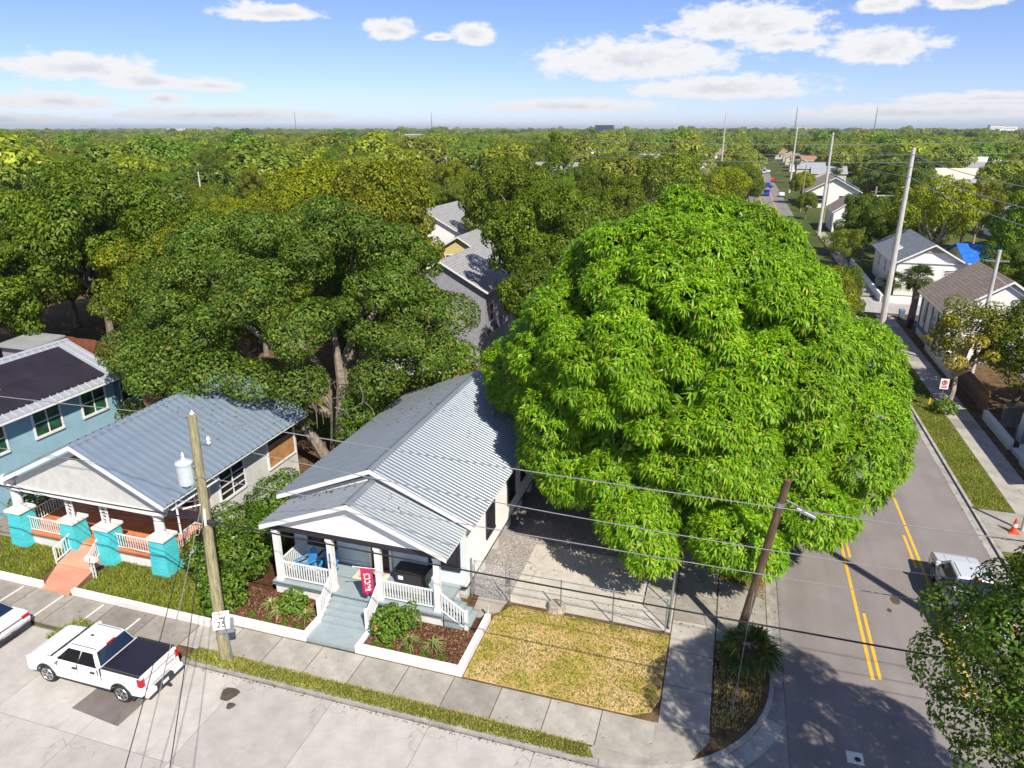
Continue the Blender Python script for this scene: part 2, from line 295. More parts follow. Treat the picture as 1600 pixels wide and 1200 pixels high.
def shell(lobes, per_m2, rng, low=-.45, inner=.78, thick=.25):
    """Points through the outer shell of a set of ellipsoid lobes, those buried in a neighbour left out."""
    C = np.array([l[0] for l in lobes], float); Rr = np.array([np.broadcast_to(l[1], 3) for l in lobes], float); P = []; U = []
    for c, r in zip(C, Rr):
        k = int(per_m2 * 12.57 * (r[0]*r[1] + r[0]*r[2] + r[1]*r[2]) / 3); u = unit(rng.normal(size=(k, 3))); u = u[(u[:, 2] > low) | (rng.random(k) < .25)]
        P.append(c + u * r * (1.04 - thick * rng.random((len(u), 1)) ** 1.6)); U.append(u)
    P = np.concatenate(P); U = np.concatenate(U); keep = np.ones(len(P), bool)
    for c, r in zip(C, Rr): keep &= (((P - c) / r) ** 2).sum(1) > inner ** 2
    return P[keep], U[keep]
def crown_lobes(c, R, n, r0, r1, rng, low=-.35, jit=.12, fill=.25):
    """Lobes spread over an ellipsoid, so that the crown reads as clumps with gaps."""
    k = np.arange(n) + .5; z = 1 - (1 - low) * k / n; ph = k * 2.39996 + rng.normal(0, .25, n); s = np.sqrt(np.maximum(0, 1 - z*z))
    u = np.stack([s*np.cos(ph), s*np.sin(ph), z], 1) * (1 - jit*rng.random((n, 1)) - .1)
    out = [(np.array(c) + u[i]*R*(.86 + .1*rng.random()), rng.uniform(r0, r1) * np.array([1, 1, .8])) for i in range(n)]
    for i in range(int(n * fill)): out.append((np.array(c) + unit(rng.normal(size=3)) * R * .5 * rng.random(), np.array([r1, r1, r1*.8])))
    return out
def clumped(c, R, n1, f1, n2, r2, rng, low=-.35, jit=.2):
    """Big clumps on an ellipsoid, each made of smaller lobes on its upper and outer side, so dark gaps stay between clumps."""
    out = []
    for cc, rr in crown_lobes(c, R, n1, f1*.8, f1*1.2, rng, low, jit, 0):
        o_ = unit(cc - np.array(c)); 
        for i in range(n2):
            u = unit(rng.normal(size=3) + o_*.9 + np.array([0, 0, .7])); q = r2*rng.uniform(.7, 1.3); out.append((cc + u*rr*.75, np.array([q, q, q*.75])))
        out.append((cc, rr*.7))
    return out
def leaf_crown(name, lobes, dens, ll, lw, rng, mname, low=-.45, inner=.8, up=.5, jit=.55, thick=.22, extra=None):
    P, U = shell(lobes, dens, rng, low, inner, thick); nrm = unit(U + jit*rng.normal(size=P.shape)*.6 + np.array([0, 0, up])); V, F = leaves(P, nrm, ll, lw, rng, .15)
    m = raw_mesh(name, V, F, 4); m.materials.append(MAT[mname]); return m
def rosettes(name, P, U, rng, mname, n=11, L=.5, w=.12, droop=.35):
    """Whorls of long drooping leaves, each leaf of two triangles bent at its middle."""
    k = len(P); ax = unit(U*.7 + np.array([0, 0, .7]) + .25*rng.normal(size=P.shape)); ref = unit(rng.normal(size=(k, 3))); a1 = unit(ref - ax*(ref*ax).sum(1, keepdims=True)); a2 = np.cross(ax, a1)
    Vs = []
    for i in range(n):
        th = 2*np.pi*i/n*1.618*2 + rng.normal(0, .25, (k, 1)); lift = rng.uniform(-.25, .75, (k, 1)); rad = a1*np.cos(th) + a2*np.sin(th); d = unit(rad*np.cos(lift) + ax*np.sin(lift)); sd = np.cross(d, ax); sd = unit(sd)
        LL = L*rng.uniform(.75, 1.2, (k, 1)); b = P + d*.03; mid = P + d*LL*.5; tip = P + d*LL*.95; tip = tip - np.array([0, 0, 1.])*LL*droop*rng.uniform(.5, 1.3, (k, 1))
        Vs.append(np.stack([b, mid + sd*w/2, tip, mid - sd*w/2], 1))
    V = np.stack(Vs, 1).reshape(-1, 3); i = np.arange(0, len(V), 4)[:, None]; F = np.concatenate([i + [0, 1, 3], i + [1, 2, 3]], 1).reshape(-1, 3)
    m = raw_mesh(name, V, F, 3); m.materials.append(MAT[mname]); return m
def limb_tree(base, tops, r0, rng, n=8, steps=5, sag=.0, fork=.35):
    """Trunk with limbs running out to the crown points."""
    mb = MB(); b = Vector(base); top = sum((Vector(t) for t in tops), Vector()) / len(tops); fk = b.lerp(top, fork); fk.z = b.z + (top.z - b.z)*fork
    mb.tube([b + Vector((0, 0, -.2)), b + Vector((0, 0, .25)), b.lerp(fk, .5) + Vector((rng.normal(0, .12), rng.normal(0, .12), 0)), fk], [r0*1.5, r0*1.1, r0*.9, r0*.75], n)
    for t in tops:
        t = Vector(t); pts = []; rd = []
        for i in range(steps + 1):
            q = i / steps; p = fk.lerp(t, q); p.z += math.sin(q*math.pi)*sag; j = .22*(t - fk).length/4*(0 < i < steps); pts.append(p + Vector((rng.normal(0, j), rng.normal(0, j), rng.normal(0, j*.5)))); rd.append(max(.02, r0*.6*(1 - q)**.9 + .025))
        mb.tube(pts, rd, 6)
    return mb
def grass(name, label, poly, n, h, m, z=0., w=.03, hole=None, clump=0, cat='grass', spread=.22):
    poly = np.array(poly); lo, hi = poly.min(0), poly.max(0); P = RNG.uniform(lo, hi, (n * 2, 2))
    if clump:
        cs = RNG.uniform(lo, hi, (clump, 2)); k = RNG.integers(0, clump, n); P = np.concatenate([P[:n], cs[k] + RNG.normal(0, spread, (n, 2))])
    x, y = P.T; ins = np.zeros(len(P), bool); j = len(poly) - 1
    for i in range(len(poly)):
        xi, yi = poly[i]; xj, yj = poly[j]; ins ^= ((yi > y) != (yj > y)) & (x < (xj - xi)*(y - yi)/(yj - yi + 1e-9) + xi); j = i
    P = P[ins][:n]; k = len(P); a = RNG.uniform(0, 6.283, k); ln = RNG.uniform(.3, 1.1, (k, 1)); H = h*RNG.uniform(.5, 1.3, (k, 1)); d = np.stack([np.cos(a), np.sin(a)], 1)
    B = np.concatenate([P, np.full((k, 1), z)], 1); sd = np.concatenate([np.stack([-d[:, 1], d[:, 0]], 1)*w, np.zeros((k, 1))], 1); T = B + np.concatenate([d*H*ln*.9, H*(1.15 - .5*ln)], 1)
    V = np.stack([B - sd, B + sd, T], 1).reshape(-1, 3); me = raw_mesh(name, V, np.arange(len(V)).reshape(-1, 3), 3); me.materials.append(MAT[m])
    return tag(link(name, me), label, cat, kind='stuff')
def lap_wall(mb, ax, c, out, u0, u1, z0, z1, bh=.16, top=None):
    """Lapped boards on a wall; ax is the axis the boards run along, c the wall plane, out the facing sign; top(u)->z bounds a gable."""
    z = z0
    while z < z1 - .01:
        zt = min(z + bh, z1); a0, a1, b0, b1 = u0, u1, u0, u1
        if top:
            (a0, a1), (b0, b1) = top(z), top(zt)
            if a1 - a0 < .05: break
        k = [(a0, z, .025), (a1, z, .025), (b1, zt, .004), (b0, zt, .004), (a0, z, 0), (a1, z, 0)]
        P = [((u, c + out*d, zz) if ax == 'x' else (c + out*d, u, zz)) for u, zz, d in k]
        mb.add(P, [(0, 1, 2, 3), (4, 5, 1, 0)]); z = zt
    return mb
def window(par, ax, c, out, u, z0, w, h, frame='dark_trim', glass='glass', fw=.09, mid=True, mull=0, depth=.06, name='window'):
    """Frame with rails proud of the wall; each pane a sub-part set back in it."""
    mb = MB(); u0, u1, z1 = u - w/2, u + w/2, z0 + h
    def bx(a, b, za, zb, d0, d1):
        lo, hi = sorted((c + out*d0, c + out*d1))
        return (a, b, lo, hi, za, zb) if ax == 'x' else (lo, hi, a, b, za, zb)
    mb.box(*bx(u0 - fw, u1 + fw, z0 - fw - .03, z0, 0, depth + .03)); mb.box(*bx(u0 - fw, u1 + fw, z1, z1 + fw, 0, depth)); mb.box(*bx(u0 - fw, u0, z0, z1, 0, depth)); mb.box(*bx(u1, u1 + fw, z0, z1, 0, depth))
    cols = [u0 + (u1 - u0)*i/(mull + 1) for i in range(mull + 2)]; zm = (z0 + z1)/2
    for i in range(1, mull + 1): mb.box(*bx(cols[i] - .035, cols[i] + .035, z0, z1, 0, depth - .01))
    if mid:
        for i in range(mull + 1): mb.box(*bx(cols[i] + (.035 if i else 0), cols[i+1] - (.035 if i < mull else 0), zm - .03, zm + .03, 0, depth - .02))
    o = part(par, name, mb, frame)
    for i in range(mull + 1):
        for za, zb in (((z0, zm - .03), (zm + .03, z1)) if mid else ((z0, z1),)):
            part(o, 'pane', MB().box(*bx(cols[i] + (.035 if i else 0), cols[i+1] - (.035 if i < mull else 0), za, zb, .005, .018)), glass)
    return o
def rib_panel(name, width, run, rise, ribs, rw=.05, rh=.04, th=.012):
    """One roof sheet: along +y, eave at the origin rising by (run, rise) in x; ribs as real folds."""
    prof = [(0, 0)]
    for i in range(ribs):
        s = width*(i + .5)/ribs; prof += [(s - rw, 0), (s - rw*.45, rh), (s + rw*.45, rh), (s + rw, 0)]
    prof.append((width, 0)); ln = math.hypot(run, rise); nx, nz = -rise/ln, run/ln
    if nz < 0: nx, nz = -nx, -nz
    V = []; F = []; n = len(prof)
    for k in (0, 1):
        for s, h in prof: V.append((run*k + nx*h, s, rise*k + nz*h))
    F = [(i, i + 1, n + i + 1, n + i) for i in range(n - 1)]; m = bpy.data.meshes.new(name); m.from_pydata(V, [], F); return m
def rib_roof(house, xl, xr, zl, xm, zr, y0, y1, width, ribs, m, rw=.05, rh=.04, cap='roof_galv', fascia='white_paint', zright=None):
    """Gable roof with its ridge along y: deck, one object for each sheet, ridge cap and fascia boards."""
    zright = zright if zright is not None else zl
    deck = MB().prism([(xl, zl - .16), (xl, zl - .03), (xm, zr - .03), (xr, zright - .03), (xr, zright - .16), (xm, zr - .18)], 'y', y0 + .02, y1 - .02)
    roof = part(house, 'roof', deck, fascia)
    nl = max(1, round((y1 - y0)/width)); w = (y1 - y0)/nl
    for x, z in ((xl, zl), (xr, zright)):
        me = rib_panel('roof_panel', w, xm - x, zr - z, ribs, rw, rh)
        sg = 1 if x < xm else -1
        for i in range(nl):
            o = link('roof_panel', me, m, roof); o.matrix_basis = Matrix.Translation((x - sg*.05, y0 + i*w, z - .008))
    for sx, zz, xx in ((-1, zl, xl), (1, zright, xr)):
        t = (zz - zr)/(xx - xm); part(roof, 'ridge_cap', MB().add([(xm, y0 - .03, zr + .055), (xm, y1 + .02, zr + .055), (xm + sx*.22, y1 + .02, zr + .055 + t*sx*.22), (xm + sx*.22, y0 - .03, zr + .055 + t*sx*.22)], [(0, 1, 2, 3)]), cap)
    for sx, zz, xx in ((-1, zl, xl), (1, zright, xr)):
        part(roof, 'rake_board', MB().hexa([(xx, y0 - .04, zz - .22), (xm, y0 - .04, zr - .22), (xm, y0 + .0, zr - .22), (xx, y0 + .0, zz - .22)], [(xx, y0 - .04, zz - .0), (xm, y0 - .04, zr - .0), (xm, y0 + .0, zr - .0), (xx, y0 + .0, zz - .0)]), fascia)
    return roof
def text_mesh(txt, size):
    cu = bpy.data.curves.new('t', 'FONT'); cu.body = txt; cu.size = size; cu.align_x = 'CENTER'; cu.align_y = 'CENTER'; cu.offset = size*.012; cu.resolution_u = 3
    o = bpy.data.objects.new('t', cu); COL.objects.link(o); bpy.context.view_layer.update(); me = bpy.data.meshes.new_from_object(o.evaluated_get(bpy.context.evaluated_depsgraph_get())); bpy.data.objects.remove(o); bpy.data.curves.remove(cu); me.materials.clear(); return me
def wire(pts, r, label, m='wire', sag=.15, group=None, name='overhead_wire'):
    q = []
    for a, b in zip(pts[:-1], pts[1:]):
        a = Vector(a); b = Vector(b)
        for i in range(12):
            t = i/12; p = a.lerp(b, t); p.z -= 4*sag*t*(1 - t); q.append(p)
    q.append(Vector(pts[-1])); return solo(name, MB().tube(q, r, 5), m, label, 'wire', group)
def railing(par, a, b, h, m, n, gap=.1, bw=.045, rw=.07, name='railing', bal='baluster'):
    """Top and bottom rail with every baluster its own piece; a and b are foot points."""
    a = Vector(a); b = Vector(b); up = Vector((0, 0, 1)); r = part(par, name, MB().bar(a + up*h, b + up*h, rw, .06).bar(a + up*gap, b + up*gap, rw*.7, .05), m)
    me = MB().box(-bw/2, bw/2, -bw/2, bw/2, gap + .02, h - .02).mesh(bal)
    for i in range(n):
        o = link(bal, me, m, r); o.matrix_basis = Matrix.Translation(a.lerp(b, (i + .6)/(n + .2)))
    return r

# ------------------------------------------------------------------ setting: ground, streets, pavements
ZR = -.12
struct('ground', MB().add([(-14000,-3000,-.2),(14000,-3000,-.2),(14000,18000,-.2),(-14000,18000,-.2)], [(0,1,2,3)]), 'soil_green')
def arc(cx, cy, r, a0, a1, n): return [(cx + r*math.cos(RAD(a0 + (a1-a0)*i/n)), cy + r*math.sin(RAD(a0 + (a1-a0)*i/n))) for i in range(n + 1)]
CORNER = arc(-2.7, 25.15, 5.9, -90, 0, 14)            # kerb line of the corner
west = [(-120, 19.25)] + CORNER + [(3.2, 94), (-120, 94)]
struct('yard_ground', MB().prism(west, 'z', -.19, -.012), 'leaf_litter')
east = [(15.3, 22), (120, 22), (120, 94), (15.3, 94)]; struct('yard_ground', MB().prism(east, 'z', -.19, -.012), 'leaf_litter')
st = struct('front_street', MB().box(-120, 120, 5, 19.06, -.195, ZR - .015), 'patch_asphalt')
def slabs(par, x0, x1, y0, y1, dx, dy, z, th, m, gap=.03, jz=.008, name='slab'):
    nx = max(1, round((x1-x0)/dx)); ny = max(1, round((y1-y0)/dy)); w = (x1-x0)/nx; d = (y1-y0)/ny; me = MB().box(0, w - gap, 0, d - gap, -th, 0).mesh(name)
    for i in range(nx):
        for j in range(ny): o = link(name, me, m, par); o.matrix_basis = Matrix.Translation((x0 + i*w, y0 + j*d, z + random.uniform(-jz, jz)))
slabs(st, -46, 3.2, 6.2, 19.0, 4.1, 4.25, ZR, .06, 'street_concrete', .022, .002)
def patch(par, poly, z, m, name='patch'): return part(par, name, MB().prism(poly, 'z', z - .01, z), m)
patch(st, [(-22.72, 15.7), (-22.5, 18.2), (-20.2, 18.1), (-20.3, 15.5)], ZR + .007, 'patch_asphalt', 'road_patch')
for x, y, r in ((-17.35, 18.1, .42), (-16.9, 17.6, .2), (-19.5, 13.2, .18)): patch(st, [(x + r*.8*math.cos(a)*(1 + .25*math.sin(3*a)), y + r*math.sin(a)*(1 + .2*math.cos(2*a))) for a in np.linspace(0, 6.2, 14)], ZR + .008, 'bark_dark', 'oil_stain')
sd = struct('side_street', MB().box(3.75, 14.55, 19.5, 1500, -.195, ZR + .004), 'asphalt'); part(sd, 'junction', MB().box(3.75, 14.55, 5, 19.49, -.19, ZR + .003), 'asphalt'); part(sd, 'corner_gutter', MB().box(-4, 3.74, 19.07, 25.19, -.196, ZR + .001), 'kerb_concrete')
for nm, x0, x1 in (('gutter', 3.2, 3.74), ('gutter', 14.56, 15.0)): slabs(sd, x0, x1, 25.2 if x0 < 9 else 20, 94, 3, 3, ZR + .008, .06, 'kerb_concrete', .012, .001, 'gutter_slab')
for x0, x1 in ((7.17, 7.31), (10.87, 11.01)): part(sd, 'lane_line', MB().box(x0, x1, 26.5, 93, ZR + .0045, ZR + .009), 'yellow_worn'); part(sd, 'lane_line', MB().box(x0, x1, 104, 700, ZR + .0045, ZR + .009), 'yellow_worn')
for k in range(9):
    for x0, off in ((7.46, 26.6), (10.58, 35.8)):
        y = off + k*9.2 - (9.2 if x0 > 9 else 0)
        if y > 26 and y + 3.2 < 93: part(sd, 'lane_dash', MB().box(x0, x0 + .13, y, y + (4.4 if k == 0 else 3.2), ZR + .0045, ZR + .009), 'yellow_worn')
patch(sd, [(6.0 + a*.28, 22.1 + b*.28) for a, b in ((-1,-1),(1,-.95),(1,1),(-1,.95))], ZR + .02, 'white_line', 'utility_cover'); patch(sd, [(6.08 + .11*math.cos(a), 22.05 + .11*math.sin(a)) for a in np.linspace(0, 6, 10)], ZR + .026, 'black', 'cover_hole')
for x, y, r in ((9.1, 32.5, .22), (8.7, 31.6, .1)): patch(sd, [(x + r*math.cos(a), y + r*1.5*math.sin(a)) for a in np.linspace(0, 6, 12)], ZR + .012, 'bark_dark', 'lamp_shadow')  # dark patches laid on the asphalt to stand for the street lamp's shadow
cs = struct('cross_street', MB().box(-120, 120, 94.3, 103.5, -.195, ZR - .001), 'street_concrete')
# kerbs
kb = MB(); pin = arc(-2.7, 25.15, 5.9, -90, 0, 14); pout = arc(-2.7, 25.15, 6.08, -90, 0, 14)
for i in range(14): kb.hexa([(*pin[i], -.19), (*pout[i], -.19), (*pout[i+1], -.19), (*pin[i+1], -.19)], [(*pin[i], .012), (*pout[i], .0), (*pout[i+1], .0), (*pin[i+1], .012)])
ks = struct('kerb', kb, 'kerb_concrete'); part(ks, 'kerb_run', MB().box(-20.5, -2.72, 19.06, 19.24, -.19, .004), 'kerb_concrete'); part(ks, 'kerb_run', MB().box(3.2, 3.37, 25.16, 94, -.19, .006), 'kerb_concrete')
part(ks, 'kerb_inlet', MB().prism(arc(-2.7, 25.15, 6.09, -50, -20, 8) + arc(-2.7, 25.15, 6.75, -20, -50, 8), 'z', -.19, ZR + .03), 'kerb_concrete')
ke = struct('kerb', MB().box(15.0, 15.18, 20, 94, -.19, .008), 'kerb_concrete')
# pavements, every slab its own piece
bed = lambda n, x0, x1, y0, y1: struct(n, MB().box(x0, x1, y0, y1, -.18, -.035), 'bark_dark')
pf = bed('front_pavement', -52, -.9, 19.75, 21.55)
slabs(pf, -21.2, -.95, 19.8, 21.55, 2.05, 1.75, 0, .1, 'walk_concrete', .035, .006); slabs(pf, -52, -21.2, 19.2, 21.15, 2.4, 1.95, .0, .1, 'old_concrete', .04, .004)
for x, x2, y, y2 in ((-29.0, -28.9, 19.3, 21.0), (-26.6, -26.5, 19.3, 21.0), (-31.5, -31.4, 19.3, 21.0)): part(pf, 'parking_line', MB().box(x, x2, y, y2, .0055, .009), 'white_line')
part(pf, 'parking_line', MB().box(-24.2, -24.1, 19.3, 20.7, .0055, .009), 'white_line')
part(pf, 'corner_slab', MB().prism([(-.95, 21.55), (-3.0, 19.8), (-3.6, 19.27), (-2.7, 19.26)] + arc(-2.7, 25.15, 5.88, -88, -58, 6) + [(1.0, 21.2), (1.0, 21.5)], 'z', -.1, -.002), 'walk_concrete')
ps = bed('side_pavement', -.9, 1.0, 21.6, 93); slabs(ps, -.88, 1.0, 21.55, 93, 1.9, 2.1, 0, .1, 'walk_concrete', .035, .006)
ap = struct('driveway_apron', MB().box(1.03, 3.2, 26.9, 31.6, -.18, -.035), 'bark_dark'); slabs(ap, 1.03, 3.19, 26.95, 31.6, 2.2, 4.6, .003, .08, 'walk_concrete', .03)
dr = struct('driveway', MB().box(-8.5, -.93, 26.85, 32.0, -.1, .008), 'drive_concrete'); part(dr, 'driveway_back', MB().box(-.92 - 3, -.93, 32.02, 40, -.1, .006), 'drive_concrete')
struct('gravel_drive', MB().prism([(-10.7, 26.9), (-8.52, 26.9), (-8.52, 32.03), (-.95, 32.03), (-.95, 47), (-10.7, 47)], 'z', -.1, -.004), 'gravel')
struct('side_landing', MB().prism([(-9.75, 25.0), (-8.6, 26.0), (-8.5, 26.8), (-9.9, 26.8)], 'z', -.1, .06), 'drive_concrete')
pe = bed('east_pavement', 17.3, 19.2, 22, 93); slabs(pe, 17.3, 19.2, 22, 93, 1.9, 1.9, 0, .1, 'walk_concrete', .03, .006)
struct('side_drive', MB().box(15.2, 19.6, 38.6, 43.3, -.1, .006), 'walk_concrete'); struct('north_pavement', MB().box(17.2, 19.0, 104.5, 170, -.19, .006), 'walk_concrete')
for n, p, m in (('front_lawn', [(-8.75, 21.62), (-1.9, 21.62), (-1.2, 22.0), (-.95, 22.7), (-.95, 26.6), (-8.2, 26.6), (-8.75, 25.6)], 'dry_lawn'), ('verge', [(-20.3, 19.25), (-2.9, 19.25), (-3.2, 19.78), (-20.3, 19.78)], 'green_lawn'), ('neighbour_lawn', [(-40, 21.4), (-31.7, 21.4), (-31.7, 24.2), (-40, 24.2)], 'green_lawn'), ('neighbour_lawn', [(-28.7, 21.4), (-21, 21.4), (-21, 25), (-28.7, 25)], 'green_lawn'),
               ('corner_bed', [(1.03, 21.7)] + arc(-2.7, 25.15, 5.85, -45, 0, 8) + [(3.18, 26.8), (1.03, 26.8)], 'leaf_litter'), ('straw_bed', [(1.2, 31.7), (3.18, 30.4), (3.18, 35.5), (1.2, 35.5)], 'straw'), ('east_verge', [(15.2, 43.4), (17.27, 43.4), (17.27, 93), (15.2, 93)], 'green_lawn'), ('east_verge', [(15.2, 24), (17.27, 24), (17.27, 38.5), (15.2, 38.5)], 'green_lawn'), ('back_lawn', [(-32, 40.8), (-20, 40.8), (-20, 56), (-32, 56)], 'green_lawn'), ('side_lawn', [(-38, 34), (-34.6, 34), (-34.6, 46), (-38, 46)], 'green_lawn')):
    struct(n, MB().prism(p, 'z', -.1, 0.003), m)
grass('grass', 'patchy straw-coloured grass on the front lawn beside the driveway', [(-8.7, 21.65), (-1.9, 21.65), (-1.2, 22.0), (-.97, 22.7), (-.97, 26.6), (-8.2, 26.6), (-8.7, 25.6)], 9000, .075, 'grass_dry', clump=50, spread=.4)
grass('grass', 'green grass tufts in patches on the dry front lawn', [(-8.7, 21.65), (-1.9, 21.65), (-1.2, 22.0), (-1.0, 22.7), (-1.0, 26.6), (-8.2, 26.6), (-8.7, 25.6)], 4500, .09, 'grass_green', clump=7, spread=.4)
grass('grass', 'green grass strip between front pavement and concrete street', [(-20.4, 19.1), (-3.2, 19.15), (-3.2, 19.72), (-20.2, 19.9)], 12000, .10, 'grass_green', w=.022, clump=60)
grass('grass', 'dry yellowed grass mixed into the strip by the street', [(-20.2, 19.15), (-3.0, 19.2), (-3.2, 19.85), (-20.2, 19.95)], 6000, .08, 'grass_dry', w=.022, clump=45)
grass('grass', 'ragged grass on the lawn left of the orange walk', [(-38, 21.45), (-31.2, 21.45), (-31.8, 24.1), (-38, 24.1)], 9000, .16, 'grass_green', clump=50)
grass('grass', 'long grass on the lawn between orange walk and hedge', [(-28.4, 21.45), (-21, 21.45), (-21, 24.8), (-29, 24.2)], 15000, .18, 'grass_green', clump=60)
grass('grass', 'weeds growing at the kerb between the two parked cars', [(-27.1, 18.5), (-25.2, 18.7), (-24.9, 19.7), (-26.7, 19.8)], 1600, .3, 'grass_green', -.11, clump=6)
grass('grass', 'green verge grass along the far side of the road', [(15.25, 43.4), (17.2, 43.4), (17.2, 92), (15.25, 92)], 16000, .12, 'grass_green')
grass('grass', 'dry grass around the fan palm on the corner', [(1.05, 21.9), (2.0, 22.0), (2.8, 23.6), (3.05, 26.6), (1.05, 26.7)], 2500, .12, 'grass_dry', clump=12)
grass('pine_straw', 'orange pine straw strewn beside the kerb under the mango', [(1.2, 31.7), (3.15, 30.5), (3.15, 35.5), (1.2, 35.5)], 6000, .05, 'leaf_yellow', cat='straw')
grass('grass', 'grass at the back of the yard behind the big tree', [(-32, 41), (-20.5, 41), (-20.5, 55), (-32, 55)], 9000, .2, 'grass_green')
grass('grass', 'green grass between the blue house and the tree', [(-38, 35), (-34, 35), (-33, 46), (-38, 46)], 5000, .2, 'grass_green')
def pebbles(name, label, rects, n, r, m, cat, z=0.):
    P = np.concatenate([np.column_stack([RNG.uniform(a, b, int(n*w)), RNG.uniform(c, d, int(n*w))]) for a, b, c, d, w in rects]); k = len(P); c = np.column_stack([P, np.full(k, z)]); s = r*RNG.uniform(.5, 1.3, (k, 1)); a = RNG.uniform(0, 6.28, k); V = []
    for j in range(3): V.append(c + s*np.column_stack([np.cos(a + 2.09*j), np.sin(a + 2.09*j), np.zeros(k)]))
    V.append(c + s*np.column_stack([np.zeros(k), np.zeros(k), np.full(k, .9)])); V = np.stack(V, 1).reshape(-1, 3); i = np.arange(0, len(V), 4)[:, None]; F = np.concatenate([i + [0, 1, 3], i + [1, 2, 3], i + [2, 0, 3]], 1).reshape(-1, 3)
    me = raw_mesh(name, V, F, 3); me.materials.append(MAT[m]); return tag(link(name, me), label, cat, kind='stuff')
leafmat('stones', [(0, (.10, .09, .085)), (.4, (.24, .22, .205)), (.8, (.42, .39, .36)), (1, (.6, .57, .53))], 0, .8, .2); leafmat('chips', [(0, (.03, .016, .01)), (.5, (.10, .05, .028)), (.85, (.2, .10, .055)), (1, (.36, .22, .12))], 0, .9, .1)
pebbles('gravel_stones', 'loose grey gravel along the white house wall', [(-10.3, -8.55, 26.95, 32, .3), (-10.3, -1, 32.1, 42, .7)], 15000, .035, 'stones', 'gravel')

# ------------------------------------------------------------------ the white house with the porch
H = thing('white_house', 'white clapboard house with ribbed metal roof and railed front porch', 'house', (-14.9, 32, 0))
XL, XR, YF, YB, ZF = -19.5, -10.35, 26.3, 40.3, .78
part(H, 'wall_core', MB().prism([(XL, ZF), (XL, 4.15), (-14.85, 5.95), (XR, 4.15), (XR, ZF)], 'y', YF, YB), 'white_wall')
for xx, sg_ in ((XR, 1), (XL, -1)): lw = MB(); lap_wall(lw, 'y', xx, sg_, YF, YB, ZF, 4.15); part(H, 'side_siding', lw, 'white_wall')
lw = MB(); lap_wall(lw, 'x', YF, -1, XL, XR, .9, 4.1); part(H, 'porch_wall_siding', lw, 'light_blue_wall')
g = lambda z: (XL + (z - 4.15)/1.8*4.65, XR - (z - 4.15)/1.8*4.5)
lw = MB(); lap_wall(lw, 'x', YF, -1, XL, XR, 4.15, 5.95, .16, g); part(H, 'gable_siding', lw, 'white_wall')
part(H, 'crawl_shade_block', MB().box(XL + .35, XR - .4, YF + .3, YB - .3, -.1, ZF - .01), 'crawl_shade')  # solid near-black block standing in for the shade beneath the raised floor
for k in range(7): part(H, 'pier', MB().box(XR - .42, XR - .05, YF + .2 + k*2.2, YF + .62 + k*2.2, -.05, ZF), 'stucco_side')
part(H, 'sill_beam', MB().box(XL - .01, XR + .03, YF - .01, YB + .01, ZF - .12, ZF - .002), 'dark_trim')
rib_roof(H, -20.0, -9.82, 4.28, -14.85, 6.4, 25.98, 40.75, .98, 4, 'roof_galv', rw=.07, rh=.04)
part(H, 'vent_pipe', MB().tube([(-12.3, 36.2, 5.0), (-12.3, 36.2, 5.6)], .06, 8), 'galv'); part(H, 'vent_cap', MB().lathe((-12.3, 36.2, 5.55), [(.1, 0), (.14, .06), (.02, .14)], 8), 'galv')
part(H, 'service_mast', MB().tube([(-19.75, 27.0, 3.2), (-19.75, 27.0, 5.3)], .035, 8).tube([(-19.9, 27.0, 5.15), (-19.55, 27.0, 5.15)], .03, 6), 'galv')
for y, z0, h, w in ((29.75, 1.8, 1.4, 1.15), (33.3, 1.85, 1.35, 1.2), (35.6, 2.05, 1.0, .75), (39.0, 1.85, 1.25, 1.0)): window(H, 'y', XR + .02, 1, y, z0, w, h, 'dark_trim', 'glass', .1)
for x in (-17.9, -11.4): window(H, 'x', YF - .02, -1, x, 1.75, 1.35, 1.35, 'dark_trim', 'glass', .13, mull=1)
d = part(H, 'door', MB().box(-15.2, -14.25, YF - .07, YF - .03, .92, 3.0), 'black'); part(d, 'door_frame', MB().box(-15.33, -15.2, YF - .1, YF - .028, .9, 3.12).box(-14.25, -14.12, YF - .1, YF - .028, .9, 3.12).box(-15.2, -14.25, YF - .1, YF - .028, 3.0, 3.12), 'white_paint'); part(d, 'door_handle', MB().tube([(-15.1, YF - .14, 1.95), (-15.1, YF - .07, 1.95)], .035, 8), 'galv')
part(H, 'base_board', MB().box(XL, -15.34, YF - .06, YF - .03, .9, 1.08), 'white_paint'); part(H, 'base_board', MB().box(-14.11, XR, YF - .06, YF - .03, .9, 1.08), 'white_paint')
# porch
PX = (-18.93, -16.1, -13.7, -10.87); PY = 24.2
fl = part(H, 'porch_floor', MB().box(-19.25, -10.6, 23.92, YF, .72, .80), 'porch_grey')
me = MB().box(-19.25, -10.6, 0, .29, 0, .09).mesh('floor_board')
for k in range(8): o = link('floor_board', me, 'porch_grey', fl); o.matrix_basis = Matrix.Translation((0, 23.93 + k*.2955, .805))
for b_ in ((-19.15, -16.2, 24.02, 24.2), (-13.6, -10.7, 24.02, 24.2), (-10.88, -10.7, 24.2, YF)): part(H, 'porch_stem_wall', MB().box(*b_, -.1, .72), 'wall_masonry_white')
for x in PX: p = part(H, 'porch_post', MB().box(x - .13, x + .13, PY - .13, PY + .13, .895, 3.66).box(x - .16, x + .16, PY - .16, PY + .16, .895, 1.05).box(x - .16, x + .16, PY - .16, PY + .16, 3.5, 3.66), 'white_paint')
part(H, 'house_number', MB().box(-16.14, -16.06, PY - .15, PY - .132, 2.1, 2.9), 'steel')
